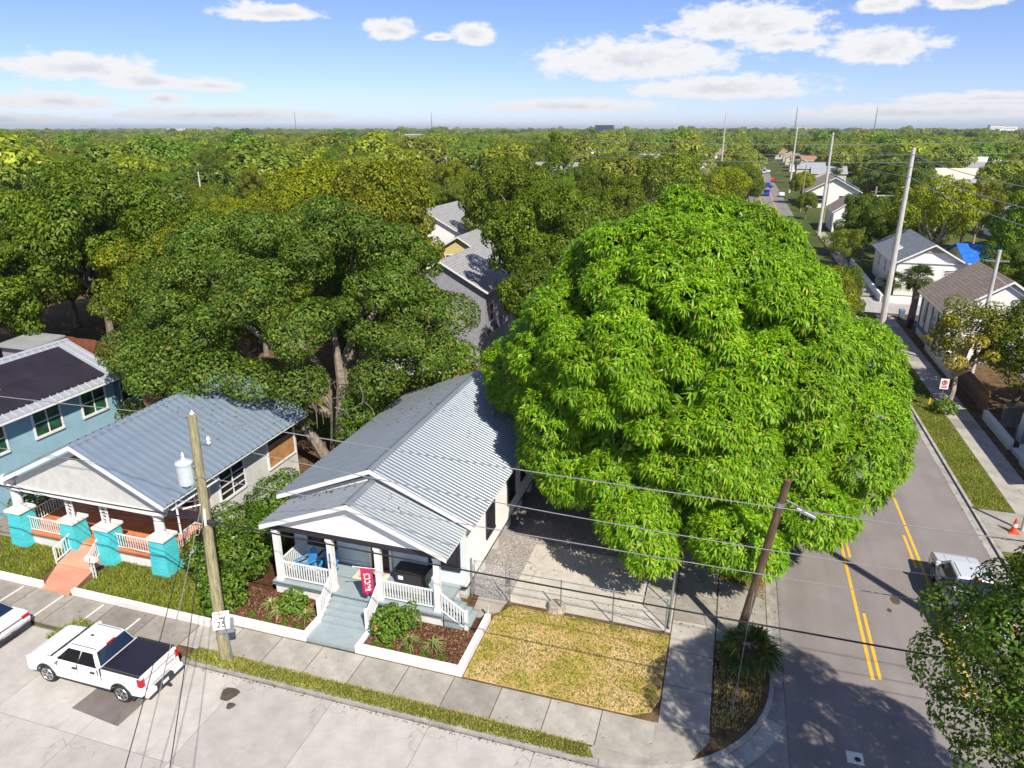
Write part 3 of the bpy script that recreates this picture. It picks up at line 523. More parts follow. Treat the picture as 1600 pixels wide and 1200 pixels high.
part(H, 'porch_beam', MB().box(-19.15, -10.65, PY - .17, PY + .13, 3.66, 3.93), 'dark_trim'); part(H, 'porch_beam', MB().box(-19.12, -18.85, PY + .13, YF - .03, 3.66, 3.92), 'dark_trim'); part(H, 'porch_beam', MB().box(-10.95, -10.66, PY + .13, YF - .03, 3.66, 3.92), 'dark_trim'); part(H, 'porch_ceiling', MB().box(-19.1, -10.7, 24.35, YF - .03, 3.93, 3.97), 'light_blue_wall')
gp_ = lambda z: (-19.15 + (z - 3.93)/1.75*4.35, -10.65 - (z - 3.93)/1.75*4.15)
part(H, 'porch_gable', MB().prism([(-19.1, 3.94), (-14.8, 5.6), (-10.7, 3.94)], 'y', 24.05, 24.2), 'white_wall'); lw = MB(); lap_wall(lw, 'x', 24.05, -1, 0, 0, 3.94, 5.66, .16, gp_); part(H, 'porch_gable_siding', lw, 'white_wall')
rib_roof(H, -19.4, -10.2, 4.02, -14.8, 5.8, 23.7, 26.12, .81, 4, 'roof_old', rw=.06, rh=.04)
st_ = part(H, 'steps', MB().box(-16.0, -13.72, 21.62, 22.75, -.1, .17), 'porch_grey')
for k, (y, z) in enumerate(((22.75, .32), (23.05, .47), (23.35, .62), (23.65, .76))): part(st_, 'step', MB().box(-16.0, -13.72, y - .02, y + (.3 if k < 3 else .27), -.1, z), 'porch_grey')
for x in (-16.05, -13.67):
    part(H, 'newel_post', MB().box(x - .07, x + .07, 22.7, 22.84, .0, 1.35), 'white_paint'); railing(H, (x, 22.84, .2), (x, PY - .13, .95), 1.0, 'white_paint', 9, .14)
railing(H, (PX[0] + .13, PY, .9), (PX[1] - .13, PY, .9), .98, 'white_paint', 19, .12); railing(H, (PX[2] + .13, PY, .9), (PX[3] - .13, PY, .9), .98, 'white_paint', 19, .12); railing(H, (PX[0], PY + .13, .9), (PX[0], YF - .05, .9), .98, 'white_paint', 13, .12)
ss = part(H, 'side_steps', MB().box(-10.58, -10.3, 24.1, 25.5, -.05, .72), 'porch_grey')
for k in range(3): part(ss, 'step', MB().box(-10.3 + k*.28, -10.02 + k*.28, 24.1, 25.5, -.05, .55 - k*.18), 'porch_grey')
part(H, 'newel_post', MB().box(-9.6, -9.46, 24.03, 24.17, 0, 1.2), 'white_paint'); railing(H, (-10.74, 24.12, .9), (-9.6, 24.12, .15), .98, 'white_paint', 8, .12)
part(H, 'lattice_skirt', MB().box(-10.58, -9.5, 24.02, 24.06, -.03, .12), 'porch_grey')
# white bed walls
def wallthing(name, label, boxes, m, cat='wall', bevel=.015):
    w = thing(name, label, cat, (boxes[0][0], boxes[0][2], 0))
    for i, b in enumerate(boxes): part(w, 'wall_run', MB().box(*b), m, bevel)
    return w
wallthing('bed_wall', 'low white wall edging the flower bed left of the grey steps', [(-20.6, -16.05, 21.58, 21.84, -.1, .34), (-16.28, -16.05, 21.845, 23.9, -.1, .335)], 'wall_masonry_white'); wallthing('bed_wall', 'low white wall edging the flower bed right of the grey steps', [(-13.67, -8.8, 21.58, 21.84, -.1, .34), (-13.67, -13.44, 21.845, 23.9, -.1, .335), (-9.06, -8.8, 21.845, 25.3, -.1, .335)], 'wall_masonry_white')
struct('flower_bed', MB().box(-20.6, -16.28, 21.84, 24.0, -.05, .24), 'mulch'); struct('flower_bed', MB().box(-13.44, -9.06, 21.84, 24.0, -.05, .24), 'mulch'); struct('flower_bed', MB().box(-22.2, -19.6, 24.0, 28, -.05, .1), 'mulch'); struct('flower_bed', MB().box(-10.2, -9.06, 24.0, 25.2, -.05, .1), 'mulch')
pebbles('mulch_chips', 'brown wood mulch in the front flower beds', [(-20.5, -16.3, 21.86, 24, .5), (-13.4, -9.1, 21.86, 24, .5)], 7000, .05, 'chips', 'mulch', .24)

# ------------------------------------------------------------------ the neighbour: teal pillars, orange porch
Nb = thing('porch_house', 'grey stucco house with teal brick pillars and orange porch floor', 'house', (-29.4, 30, 0))
NL, NR = -33.9, -25.2
part(Nb, 'side_wall', MB().box(NR - .15, NR, 27.4, 35.3, -.1, 4.2), 'stucco_side'); part(Nb, 'side_wall', MB().box(NL, NL + .15, 27.4, 35.3, -.1, 4.2), 'stucco_side'); part(Nb, 'back_wall', MB().prism([(NL + .15, -.1), (NL + .15, 4.2), (-29.4, 6.4), (NR - .15, 4.2), (NR - .15, -.1)], 'y', 35.15, 35.3), 'stucco_side'); part(Nb, 'porch_back_wall', MB().box(NL + .15, NR - .15, 27.4, 27.55, .7, 4.3), 'mauve_wall')
rib_roof(Nb, -34.4, -24.35, 4.3, -29.4, 6.78, 23.3, 35.7, .46, 1, 'roof_blue', rw=.08, rh=.095, cap='roof_blue')
part(Nb, 'gable', MB().prism([(-34.1, 3.72), (-34.1, 4.12), (-29.4, 6.45), (-24.7, 4.12), (-24.7, 3.72)], 'y', 23.78, 23.98), 'stucco_grey'); part(Nb, 'gable_vent', MB().prism([(-30.1, 5.8), (-29.4, 6.2), (-28.7, 5.8)], 'y', 23.74, 23.775), 'black')
part(Nb, 'porch_beam', MB().box(-34.95, -24.85, 23.72, 24.02, 3.42, 3.71), 'white_paint'); part(Nb, 'porch_beam', MB().box(-34.9, -34.62, 24.03, 27.4, 3.43, 3.7), 'white_paint'); part(Nb, 'porch_beam', MB().box(-25.5, -25.22, 24.03, 27.4, 3.43, 3.7), 'white_paint'); part(Nb, 'soffit', MB().box(-34.3, -24.5, 24.0, 27.4, 3.72, 3.76), 'white_paint'); part(Nb, 'eave_return', MB().box(-35.3, -34.3, 23.5, 24.1, 3.75, 4.05), 'white_paint')
fl = part(Nb, 'porch_floor', MB().box(-34.9, -25.25, 24.0, 27.4, .62, .82), 'orange_floor'); [part(Nb, 'porch_stem_wall', MB().box(*b_, -.1, .62), 'wall_masonry_white') for b_ in ((-34.8, -31.65, 24.08, 24.3), (-28.75, -25.3, 24.08, 24.3), (-25.5, -25.3, 24.3, 27.4))]
for i, x in enumerate((-34.8, -31.25, -29.0, -25.6)):
    q4 = ((-1,-1),(1,-1),(1,1),(-1,1)); o = part(Nb, 'pillar', MB().hexa([(x + a*.5, 24.1 + b*.48, -.1) for a, b in q4], [(x + a*.38, 24.1 + b*.38, 2.0) for a, b in q4]), 'teal_pillar')
    for k in range(8):
        z0, z1 = -.08 + k*.26, -.08 + k*.26 + .245; w0, w1 = .525 - .1*(z0 + .1)/2.1 + random.uniform(-.006, .006), .525 - .1*(z1 + .1)/2.1
        for sx_ in ((-1, 0) if k % 2 else (0, 1)):
            m0 = .12 if k % 2 else -.1; xa, xb = (x - w0, x + m0 - .008) if sx_ == (-1 if k % 2 else 0) else (x + m0 + .008, x + w0); part(o, 'block', MB().hexa([(xa, 24.1 - w0, z0), (xb, 24.1 - w0, z0), (xb, 24.1 + w0, z0), (xa, 24.1 + w0, z0)], [(xa + (w0 - w1)*(xa < x - .3), 24.1 - w1, z1), (xb - (w0 - w1)*(xb > x + .3), 24.1 - w1, z1), (xb - (w0 - w1)*(xb > x + .3), 24.1 + w1, z1), (xa + (w0 - w1)*(xa < x - .3), 24.1 + w1, z1)]), 'teal_pillar', .012)
    part(o, 'pillar_cap', MB().box(x - .52, x + .52, 23.6, 24.62, 2.0, 2.13), 'white_paint')
    if i in (0, 3): part(o, 'column', MB().lathe((x, 24.1, 2.13), [(.34, 0), (.34, .12), (.25, .16), (.22, 1.1), (.3, 1.15), (.32, 1.29)], 14), 'white_paint')
    else:
        t = MB()
        for a in (-.2, .2): t.box(x + a - .03, x + a + .03, 24.07, 24.13, 2.13, 3.42)
        for k in range(6): t.bar((x - .17, 24.1, 2.2 + k*.2), (x + .17, 24.1, 2.38 + k*.2), .03); t.bar((x + .17, 24.1, 2.2 + k*.2), (x - .17, 24.1, 2.38 + k*.2), .03)
        part(o, 'iron_trellis', t, 'white_iron')
railing(Nb, (-34.35, 24.1, .85), (-31.7, 24.1, .85), .82, 'white_iron', 17, .08, .03, .05); railing(Nb, (-28.55, 24.1, .85), (-26.05, 24.1, .85), .82, 'white_iron', 16, .08, .03, .05); railing(Nb, (-34.8, 24.6, .85), (-34.8, 27.3, .85), .82, 'white_iron', 17, .08, .03, .05); railing(Nb, (-25.4, 24.6, .85), (-25.4, 27.3, .85), .82, 'white_iron', 17, .08, .03, .05)
rp = part(Nb, 'ramp', MB().add([(-30.9, 24.0, .815), (-29.35, 24.0, .815), (-29.3, 22.95, .06), (-31.5, 22.95, .06), (-30.9, 24.0, -.1), (-29.35, 24.0, -.1), (-29.3, 22.95, -.1), (-31.5, 22.95, -.1)], [(3, 2, 1, 0), (0, 1, 5, 4), (1, 2, 6, 5), (2, 3, 7, 6), (3, 0, 4, 7)]), 'orange_walk')
for a, b in (((-30.95, 24.0, .82), (-31.55, 22.95, .08)), ((-29.35, 24.0, .82), (-29.3, 22.95, .08))): railing(Nb, a, b, .85, 'white_iron', 9, .08, .025, .05, 'ramp_railing'); part(Nb, 'rail_post', MB().bar((b[0], b[1], 0), (b[0], b[1], .95), .05), 'white_iron')
part(Nb, 'front_door', MB().box(-30.6, -29.6, 27.3, 27.395, .82, 2.95), 'white_paint'); window(Nb, 'x', 27.39, -1, -32.3, 1.7, 1.7, 1.3, 'white_paint', 'glass', .1, mull=1)
window(Nb, 'x', 27.39, -1, -27.3, 1.7, 1.9, 1.4, 'white_paint', 'glass', .1, mull=1)
aw = window(Nb, 'y', NR, 1, 29.1, 1.95, 2.0, 1.6, 'white_paint', 'glass', .1, mid=False, mull=1)
for k in range(3): part(aw, 'louvre', MB().box(NR + .045, NR + .075, 28.15, 30.05, 2.3 + k*.4, 2.36 + k*.4), 'white_paint')
bw = part(Nb, 'boarded_window', MB().box(NR, NR + .07, 32.3, 32.42, 1.85, 3.6).box(NR, NR + .07, 35.0, 35.1, 1.85, 3.6).box(NR, NR + .09, 32.3, 35.1, 1.75, 1.85), 'white_paint'); part(bw, 'plywood_sheet', MB().box(NR + .004, NR + .03, 32.42, 33.7, 1.86, 3.2), 'plywood'); part(bw, 'plywood_sheet', MB().box(NR + .004, NR + .033, 33.72, 35.0, 1.86, 3.25), 'plywood'); part(bw, 'pane', MB().box(NR + .003, NR + .012, 32.42, 35.0, 3.26, 3.6), 'black')
part(Nb, 'service_mast', MB().tube([(-24.55, 24.3, 2.2), (-24.55, 24.3, 4.2), (-24.75, 24.2, 4.3)], .05, 8), 'white_paint')
ow = struct('orange_walkway', MB().prism([(-31.5, 22.94), (-30.45, 21.1), (-28.75, 21.1), (-29.25, 22.94)], 'z', -.1, .02), 'orange_walk')
wallthing('lawn_wall', 'low white wall edging the lawn left of the orange walk', [(-44, -30.5, 21.12, 21.36, -.1, .3)], 'wall_masonry_white'); wallthing('lawn_wall', 'low white wall running from the orange walk to the utility pole', [(-28.6, -20.75, 21.14, 21.38, -.1, .3)], 'wall_masonry_white')
struct('neighbour_drive', MB().box(-40, -35.4, 21.5, 40, -.1, .002), 'old_concrete')

# ------------------------------------------------------------------ the blue house
B = thing('blue_house', 'light blue clapboard house with black membrane panels on its metal roof', 'house', (-43, 28, 0))
BX = -38.5
part(B, 'wall_core', MB().box(-47, BX - .03, 16, 34.75, -.1, 5.62), 'blue_siding'); lw = MB(); lap_wall(lw, 'y', BX - .03, 1, 16, 34.75, .3, 5.6, .14); part(B, 'siding', lw, 'blue_siding')
gb = lambda z: (-47 + (z - 5.6)*2.3, BX - (z - 5.6)*1.9)
part(B, 'gable', MB().prism([(-47, 5.6), (-42.3, 7.5), (BX, 5.6)], 'y', 34.5, 34.75), 'blue_siding')
part(B, 'corner_board', MB().box(BX - .16, BX + .03, 34.68, 34.8, 0, 5.62), 'blue_trim')
rib_roof(B, -47, -37.75, 5.72, -42.3, 7.75, 16, 35.2, .5, 1, 'roof_silver', rw=.05, rh=.05, cap='roof_silver')
def on_slope(u, y, h): t = u; return (-37.75 - 4.55*t - .09*h*4, y, 5.72 + 2.03*t + .0 + h)
bpn = 0
for u0, u1 in ((.10, .47), (.48, .86)):
    for y0, y1 in ((16.5, 20.4), (20.45, 24.3), (24.35, 28.3), (28.35, 34.0)):
        part(B, 'roof_membrane', MB().hexa([on_slope(u0, y0, .02), on_slope(u0, y1, .02), on_slope(u1, y1, .02), on_slope(u1, y0, .02)], [on_slope(u0, y0, .13), on_slope(u0, y1, .13), on_slope(u1, y1, .13), on_slope(u1, y0, .13)]), 'black_panel')
for y, w in ((26.0, 1.7), (29.6, 1.75), (32.98, 1.75)): window(B, 'y', BX, 1, y, 3.75, w, 1.6, 'white_paint', 'glass_green', .12, mull=1)
part(B, 'annex', MB().box(-44, -38.95, 34.8, 37.3, -.1, 5.25), 'blue_siding'); lw = MB(); lap_wall(lw, 'y', -38.95, 1, 34.8, 37.3, .3, 5.25, .14); part(B, 'annex_siding', lw, 'blue_siding'); part(B, 'annex_roof', MB().box(-44.3, -38.4, 34.85, 37.75, 5.27, 5.42), 'roof_silver'); window(B, 'y', -38.93, 1, 36.0, 3.5, .8, 1.3, 'white_paint', 'glass', .1)
part(B, 'gutter', MB().box(-37.78, -37.66, 16, 35.1, 5.56, 5.66), 'white_paint')

# ------------------------------------------------------------------ things on the porch
def adirondack(label, loc, rz, m):
    t = thing('adirondack_chair', label, 'chair', loc, 'lounge chairs on the porch', world=False); t.rotation_euler.z = rz
    for s in (-.3, .3):
        part(t, 'front_leg', MB().box(s - .03, s + .03, -.36, -.26, 0, .55), m); part(t, 'back_leg', MB().bar((s, -.3, .36), (s, .42, .03), .05, .1), m); part(t, 'arm', MB().box(s*1.18 - .06, s*1.18 + .06, -.42, .32, .55, .58), m)
    for k in range(5): part(t, 'seat_slat', MB().box(-.28, .28, -.36 + k*.12, -.26 + k*.12, .38 - k*.045, .405 - k*.045), m)
    for k in range(5):
        h = 1.05 - .035*(k - 2)**2; part(t, 'back_slat', MB().hexa([(-.27 + k*.11, .2, .2), (-.17 + k*.11, .2, .2), (-.17 + k*.11, .23, .2), (-.27 + k*.11, .23, .2)], [(-.29 + k*.115, .2 + (h - .2)*.38, h), (-.18 + k*.115, .2 + (h - .2)*.38, h), (-.18 + k*.115, .23 + (h - .2)*.38, h), (-.29 + k*.115, .23 + (h - .2)*.38, h)]), m)
    part(t, 'back_rail', MB().bar((-.3, .36, .6), (.3, .36, .6), .05), m); return t
adirondack('bright blue lounge chair nearest the porch corner railing', (-18.15, 25.15, .9), RAD(-25), 'chair_blue'); adirondack('bright blue lounge chair beside the second porch post', (-16.95, 25.2, .9), RAD(12), 'chair_blue'); adirondack('dark navy lounge chair against the wall behind the blue ones', (-17.45, 25.85, .9), RAD(0), 'chair_navy')
t = thing('side_table', 'small pale blue table between the bright blue chairs', 'table', (-17.6, 24.75, .9)); part(t, 'table_top', MB().box(-17.85, -17.35, 24.55, 24.95, 1.3, 1.34), 'ceramic_grey')
for a, b in ((-.2, -.15), (.2, -.15), (.2, .15), (-.2, .15)): part(t, 'leg', MB().box(-17.6 + a - .02, -17.6 + a + .02, 24.75 + b - .02, 24.75 + b + .02, .9, 1.3), 'ceramic_grey')
solo('rug', MB().box(-15.75, -14.1, 25.2, 26.05, .897, .905), 'rug_cream', 'cream rug lying under the doormat on the porch', 'rug'); dm = thing('doormat', 'tan doormat before the black front door', 'doormat', (-14.9, 25.7, .905)); part(dm, 'mat', MB().box(-15.5, -14.35, 25.35, 25.98, .908, .925), 'mat_tan'); part(dm, 'print', MB().box(-15.0, -14.75, 25.6, 25.72, .9255, .928), 'plastic_dark')
bxo = thing('storage_box', 'black lidded storage box against the porch wall', 'box', (-12.9, 25.9, .9)); part(bxo, 'body', MB().box(-13.6, -12.05, 25.45, 26.15, .9, 1.55), 'plastic_dark', .02); part(bxo, 'lid', MB().box(-13.65, -12.0, 25.4, 26.2, 1.555, 1.66), 'black', .03); part(bxo, 'label_plate', MB().box(-13.4, -13.15, 25.385, 25.398, 1.2, 1.4), 'sign_white')
fg = thing('house_flag', 'crimson flag with white lettering hanging from a porch post', 'flag', (-13.7, 24.05, 2.4)); part(fg, 'flag_pole', MB().tube([(-13.75, 24.05, 2.55), (-14.45, 23.35, 3.0)], .018, 8), 'white_paint'); part(fg, 'finial', MB().lathe((-14.47, 23.33, 2.97), [(.02, 0), (.04, .03), (.02, .07)], 8), 'white_paint')
def fl_pt(u, v):    # u along the pole, v down the cloth
    a = Vector((-13.88, 23.92, 2.62)); b = Vector((-14.27, 23.53, 2.88)); p = a.lerp(b, u*(1 - .12*v)); w = math.sin(u*9 + v*2)*.07*(.3 + v); return p + Vector((w*.7, -w*.7, 0)) + Vector((.0, 0, -1.35*v - .08*u*v))
fm = MB(); nu, nv = 14, 16; fm.v = [tuple(fl_pt(i/nu, j/nv)) for j in range(nv + 1) for i in range(nu + 1)]; fm.f = [(j*(nu+1) + i, j*(nu+1) + i + 1, (j+1)*(nu+1) + i + 1, (j+1)*(nu+1) + i) for j in range(nv) for i in range(nu)]
cl = part(fg, 'cloth', fm, 'flag_red', smooth=True); so_ = cl.modifiers.new('solid', 'SOLIDIFY'); so_.thickness = .008
tm = text_mesh('BUCCS', .38); nb_ = Vector((-.7, -.7, 0))
for v in tm.vertices:
    x, y = v.co.x, v.co.y; q = fl_pt(.48 + y*2.1, .52 - x*.56); v.co = q + Vector((.016, -.016, .0))
part(cl, 'lettering', tm, 'sign_white')

# ------------------------------------------------------------------ poles, signs, wires
P = thing('utility_pole', 'weathered wooden utility pole carrying a grey transformer beside the speed sign', 'utility pole', (-18.75, 19.72, 0))
part(P, 'pole', MB().tube([(-18.75, 19.72, -.2), (-18.72, 19.74, 3), (-18.62, 19.78, 7), (-18.52, 19.8, 11.05)], [.24, .22, .19, .165], 14), 'pole_wood')
tr = part(P, 'transformer', MB().lathe((-18.98, 19.5, 8.25), [(.2, 0), (.29, .05), (.3, .15), (.3, .85), (.33, .88), (.33, .95), (.2, 1.02), (.03, 1.05)], 16), 'ceramic_grey', smooth=False); part(tr, 'bushing', MB().lathe((-18.98, 19.5, 9.28), [(.05, 0), (.07, .08), (.04, .14), (.06, .2), (.03, .32)], 8), 'white_paint'); part(tr, 'mount', MB().box(-18.9, -18.55, 19.55, 19.72, 8.5, 8.62).box(-18.9, -18.55, 19.55, 19.72, 9.0, 9.1), 'galv')
part(P, 'crossarm', MB().bar((-18.6, 19.8, 9.9), (-17.9, 19.8, 9.9), .07), 'galv'); part(P, 'insulator', MB().lathe((-17.95, 19.8, 9.95), [(.05, 0), (.08, .06), (.05, .12), (.08, .18), (.05, .3)], 10), 'white_paint'); part(P, 'insulator', MB().lathe((-18.5, 19.8, 11.05), [(.05, 0), (.09, .06), (.05, .12), (.02, .2)], 10), 'white_paint')
part(P, 'splice_case', MB().tube([(-19.0, 19.7, 6.62), (-18.1, 19.7, 6.58)], .11, 10), 'plastic_dark'); part(P, 'riser', MB().tube([(-18.5, 19.62, 7.2), (-18.53, 19.6, 6.5)], .05, 6), 'white_paint'); part(P, 'cable_loop', MB().tube([(-19.1 + .3*math.cos(a), 19.5, 8.3 + .22*math.sin(a)) for a in np.linspace(3, 7, 12)], .02, 5), 'wire_black')
part(P, 'bracket', MB().bar((-18.6, 19.6, 7.4), (-19.3, 19.4, 7.2), .05), 'white_paint')
NX = 22
wire([(-52, 19.9, 11.0), (-18.5, 19.8, 11.0), (NX, 19.8, 10.9)], .018, 'topmost overhead wire running along the front street', sag=.35, group='street wires'); wire([(-18.0, 19.8, 10.0), (NX, 19.8, 9.7)], .016, 'overhead wire hung from the pole crossarm, second from top', sag=.7, group='street wires'); wire([(-52, 19.7, 8.6), (-18.6, 19.65, 8.6), (NX, 19.7, 8.6)], .016, 'overhead wire passing just below the transformer', sag=.25, group='street wires'); wire([(-52, 19.7, 6.8), (-18.6, 19.7, 6.65), (NX, 19.7, 6.8)], .03, 'thick black telephone cable with a splice case on it', 'wire_black', sag=.2, group='street wires')
for i, (xa, xb, za, zb, mm, lb) in enumerate(((-18.7, -12.6, 8.2, 4.8, 'wire_black', 'black cable crossing the street above the pickup, leftmost of the pair'), (-18.6, -12.1, 7.6, 4.8, 'wire', 'pale cable crossing the street above the pickup bed'), (-18.7, -10.9, 6.7, 5.2, 'wire_black', 'thin cable crossing the street behind the pickup'))): wire([(xa, 19.75, za), (xb, 8.2, zb)], .014, lb, mm, .25)
wire([(-18.6, 19.8, 7.6), (-24.7, 24.2, 4.3)], .02, 'service cable from the wooden pole to the porch roof edge', 'white_iron', .2); wire([(-18.6, 19.8, 6.7), (-19.75, 27.0, 5.25)], .015, 'service cable from the wooden pole to the white house mast', 'wire', .3); wire([(-18.7, 19.7, 6.7), (-34.5, 23.6, 3.9)], .014, 'black cable crossing in front of the grey stucco gable', 'wire_black', .5); wire([(-18.7, 19.7, 6.4), (-38.3, 24, 3.8)], .014, 'lower black cable crossing before the porch columns', 'wire_black', .6)
sg = thing('speed_sign', 'white speed limit 25 sign on a bent grey post', 'sign', (-18.3, 19.62, 0)); part(sg, 'post', MB().bar((-18.3, 19.62, -.05), (-18.42, 19.6, 2.2), .08, .05), 'steel')
pl = part(sg, 'plate', MB().box(-.32, .32, -.004, .004, -.4, .4), 'sign_white'); pl.matrix_parent_inverse = Matrix(); pl.matrix_basis = Matrix.Translation((-.22, -.06, 2.05)) @ Euler((RAD(-8), RAD(4), RAD(38))).to_matrix().to_4x4(); part(pl, 'backing_plate', MB().box(-.1, .48, .03, .036, -.62, .05), 'steel')
for tx, sz, zz in (('SPEED', .17, .27), ('LIMIT', .17, .1), ('25', .38, -.18)):
    me = text_mesh(tx, sz); o = link('lettering', me, 'black', pl); o.matrix_basis = Matrix.Translation((0, -.0065, zz)) @ Euler((RAD(90), 0, 0)).to_matrix().to_4x4()
mbx = thing('mailbox', 'white mailbox on a trellis post beside the orange walk', 'mailbox', (-28.6, 22.5, 0)); part(mbx, 'post', MB().box(-28.68, -28.64, 22.48, 22.52, 0, 1.05).box(-28.5, -28.46, 22.48, 22.52, 0, 1.05), 'white_iron'); part(mbx, 'box', MB().prism([(22.36, 1.05), (22.36, 1.2)] + [(22.5 - .14*math.cos(a), 1.2 + .1*math.sin(a)) for a in np.linspace(.3, 2.85, 6)] + [(22.64, 1.2), (22.64, 1.05)], 'x', -28.85, -28.25), 'white_iron'); part(mbx, 'flag_arm', MB().box(-28.5, -28.46, 22.33, 22.35, 1.15, 1.35), 'red_mark')
for k in range(4): part(mbx, 'brace', MB().bar((-28.66, 22.5, .1 + k*.24), (-28.48, 22.5, .28 + k*.24), .02), 'white_iron')
R2 = thing('leaning_pole', 'brown wooden pole leaning over the road with a street lamp arm', 'utility pole', (1.9, 26.95, 0)); ax = lambda z: (1.9 + z*.135, 26.95 + z*.0, z)
part(R2, 'pole', MB().tube([ax(-.2), ax(3), ax(6), ax(8.1)], [.2, .18, .16, .145], 12), 'pole_brown'); part(R2, 'lamp_arm', MB().tube([ax(7.2), (3.05, 26.9, 7.25), (3.45, 26.85, 7.1)], .03, 8), 'galv'); part(R2, 'band', MB().tube([ax(6.95), ax(7.1)], .18, 12), 'galv')
lh = part(R2, 'lamp_head', MB().hexa([(3.4, 26.62, 6.98), (4.15, 26.56, 6.72), (4.15, 26.86, 6.72), (3.4, 26.95, 6.98)], [(3.42, 26.64, 7.12), (4.17, 26.6, 6.84), (4.17, 26.84, 6.84), (3.42, 26.93, 7.12)]), 'galv', .03); part(lh, 'lamp_lens', MB().hexa([(3.6, 26.64, 6.86), (4.1, 26.6, 6.7), (4.1, 26.83, 6.7), (3.6, 26.88, 6.86)], [(3.6, 26.64, 6.905), (4.1, 26.6, 6.735), (4.1, 26.83, 6.735), (3.6, 26.88, 6.905)]), 'plastic_dark')
part(R2, 'guy_wire', MB().tube([(2.3, 26.9, 3.0), (1.75, 22.6, 0)], .012, 5), 'galv')
BP = thing('concrete_pole', 'tall grey concrete pole whose long shadow crosses the near road', 'utility pole', (16.6, 25.0, 0)); part(BP, 'pole', MB().tube([(16.6, 25.0, -.2), (16.6, 25.0, 19.2)], [.36, .2], 12), 'concrete_pole'); part(BP, 'crossarm', MB().box(15.6, 17.6, 24.95, 25.05, 17.6, 17.75), 'galv')
def bigpole(label, x, y, h, r0=.34, r1=.17, arms=(), m='concrete_pole', group='poles along the far road'):
    t = thing('street_pole', label, 'utility pole', (x, y, 0), group); part(t, 'pole', MB().tube([(x, y, -.2), (x, y, h)], [r0, r1], 10), m)
    for z, w in arms: part(t, 'crossarm', MB().box(x - w, x + w, y - .06, y + .06, z, z + .12), 'galv')
    return t
bigpole('tall pale concrete pole at the cross street beside the fan palm', 17.0, 86.4, 19.3, .36, .2); bigpole('slim wooden pole with crossarm in front of the brown shingle roof', 22.2, 71.5, 11.2, .2, .15, ((10.2, .9),), 'concrete_pole'); bigpole('pale pole standing before the brown gabled cottage far off', 17.3, 165, 20.5, .36, .2); bigpole('pale pole at the roadside left of the far white gable', 17.5, 280, 23, .4, .22); bigpole('short wooden pole before the far white gabled house', 20.5, 190, 10, .2, .15, ((9, .8),), 'pole_wood'); bigpole('grey pole beside the far white gabled house entrance', 17.0, 215, 12, .2, .15, (), 'pole_wood'); bigpole('tall thin mast rising above the trees near the far road', -6, 250, 26, .3, .15); bigpole('wooden pole with a transformer over the brown cottage', 24.8, 152, 11, .22, .17, ((10, .8),), 'pole_wood'); bigpole('thin pole among the trees above the blue house', -118, 140, 12, .25, .15, (), 'concrete_pole')
for i, (z0, z1, lb) in enumerate(((18.6, 20, 'topmost wire strung along the far poles'), (17.4, 18.6, 'middle wire strung along the far poles'), (16.4, 17.2, 'lowest wire strung along the far poles'))): wire([(16.6, 25, z0), (17.0, 86.4, z0), (17.3, 165, z1), (17.5, 280, z1 + 1)], .03, lb, sag=.9)
for z, lb in ((19.5, 'high wire crossing above the far road, uppermost'), (17.2, 'high wire crossing above the far road, middle'), (15.6, 'high wire crossing above the far road, lowest')): wire([(-40, 190, z - 1), (75, 182, z)], .05, lb, sag=1.2)
wire([(22.2, 71.5, 9), (26, 42, 7.2)], .02, 'pale service wire slanting down past the yellow-leaved tree', 'white_iron', .5)
np_ = thing('parking_sign', 'small white no parking sign with red ring on a thin post', 'sign', (17.05, 60.3, 0)); part(np_, 'post', MB().box(17.03, 17.07, 60.32, 60.36, 0, 2.5), 'steel'); pz = part(np_, 'plate', MB().box(16.75, 17.35, 60.28, 60.31, 1.75, 2.6), 'sign_white')
rg = MB(); rg.tube([(17.05 + .17*math.cos(a), 60.27, 2.3 + .17*math.sin(a)) for a in np.linspace(0, 6.283, 17)], .03, 6).bar((16.93, 60.27, 2.42), (17.17, 60.27, 2.18), .04); part(pz, 'red_ring', rg, 'red_mark'); part(pz, 'letter', MB().box(17.0, 17.03, 60.262, 60.27, 2.2, 2.4).box(17.03, 17.1, 60.262, 60.27, 2.37, 2.4).box(17.03, 17.1, 60.262, 60.27, 2.29, 2.32).box(17.07, 17.1, 60.262, 60.27, 2.32, 2.37), 'black'); part(pz, 'print_line', MB().box(16.85, 17.25, 60.27, 60.279, 1.85, 1.93).box(16.85, 17.25, 60.27, 60.279, 1.98, 2.04), 'red_mark')
cn = thing('traffic_cone', 'orange traffic cone with white band on the side drive', 'cone', (16.45, 40.9, 0)); part(cn, 'base', MB().box(16.2, 16.7, 40.65, 41.15, .006, .05), 'cone_orange', .01); part(cn, 'cone', MB().lathe((16.45, 40.9, .05), [(.19, 0), (.05, .8), (.04, .82)], 14), 'cone_orange'); part(cn, 'band', MB().lathe((16.45, 40.9, .4), [(.135, 0), (.105, .17)], 14), 'sign_white')
bo = solo('bollard', MB().tube([(17.0, 41.3, 0), (17.0, 41.3, 2.9)], .1, 10), 'concrete_pole', 'slim grey post standing behind the traffic cone', 'post')
mk = thing('marker_post', 'short yellow utility marker in the verge', 'marker', (16.2, 60, 0)); part(mk, 'post', MB().box(16.15, 16.25, 59.97, 60.03, 0, 1.0), 'yellow_line'); hyd = thing('fire_hydrant', 'yellow fire hydrant on the grass at the cross street', 'hydrant', (16.0, 106.5, 0)); part(hyd, 'body', MB().lathe((13.8 + 2.2, 106.5, 0), [(.2, 0), (.2, .06), (.14, .1), (.14, .6), (.19, .62), (.16, .75), (.04, .85)], 10), 'yellow_line'); part(hyd, 'nozzle', MB().tube([(15.75, 106.5, .45), (16.25, 106.5, .45)], .07, 8), 'yellow_line')

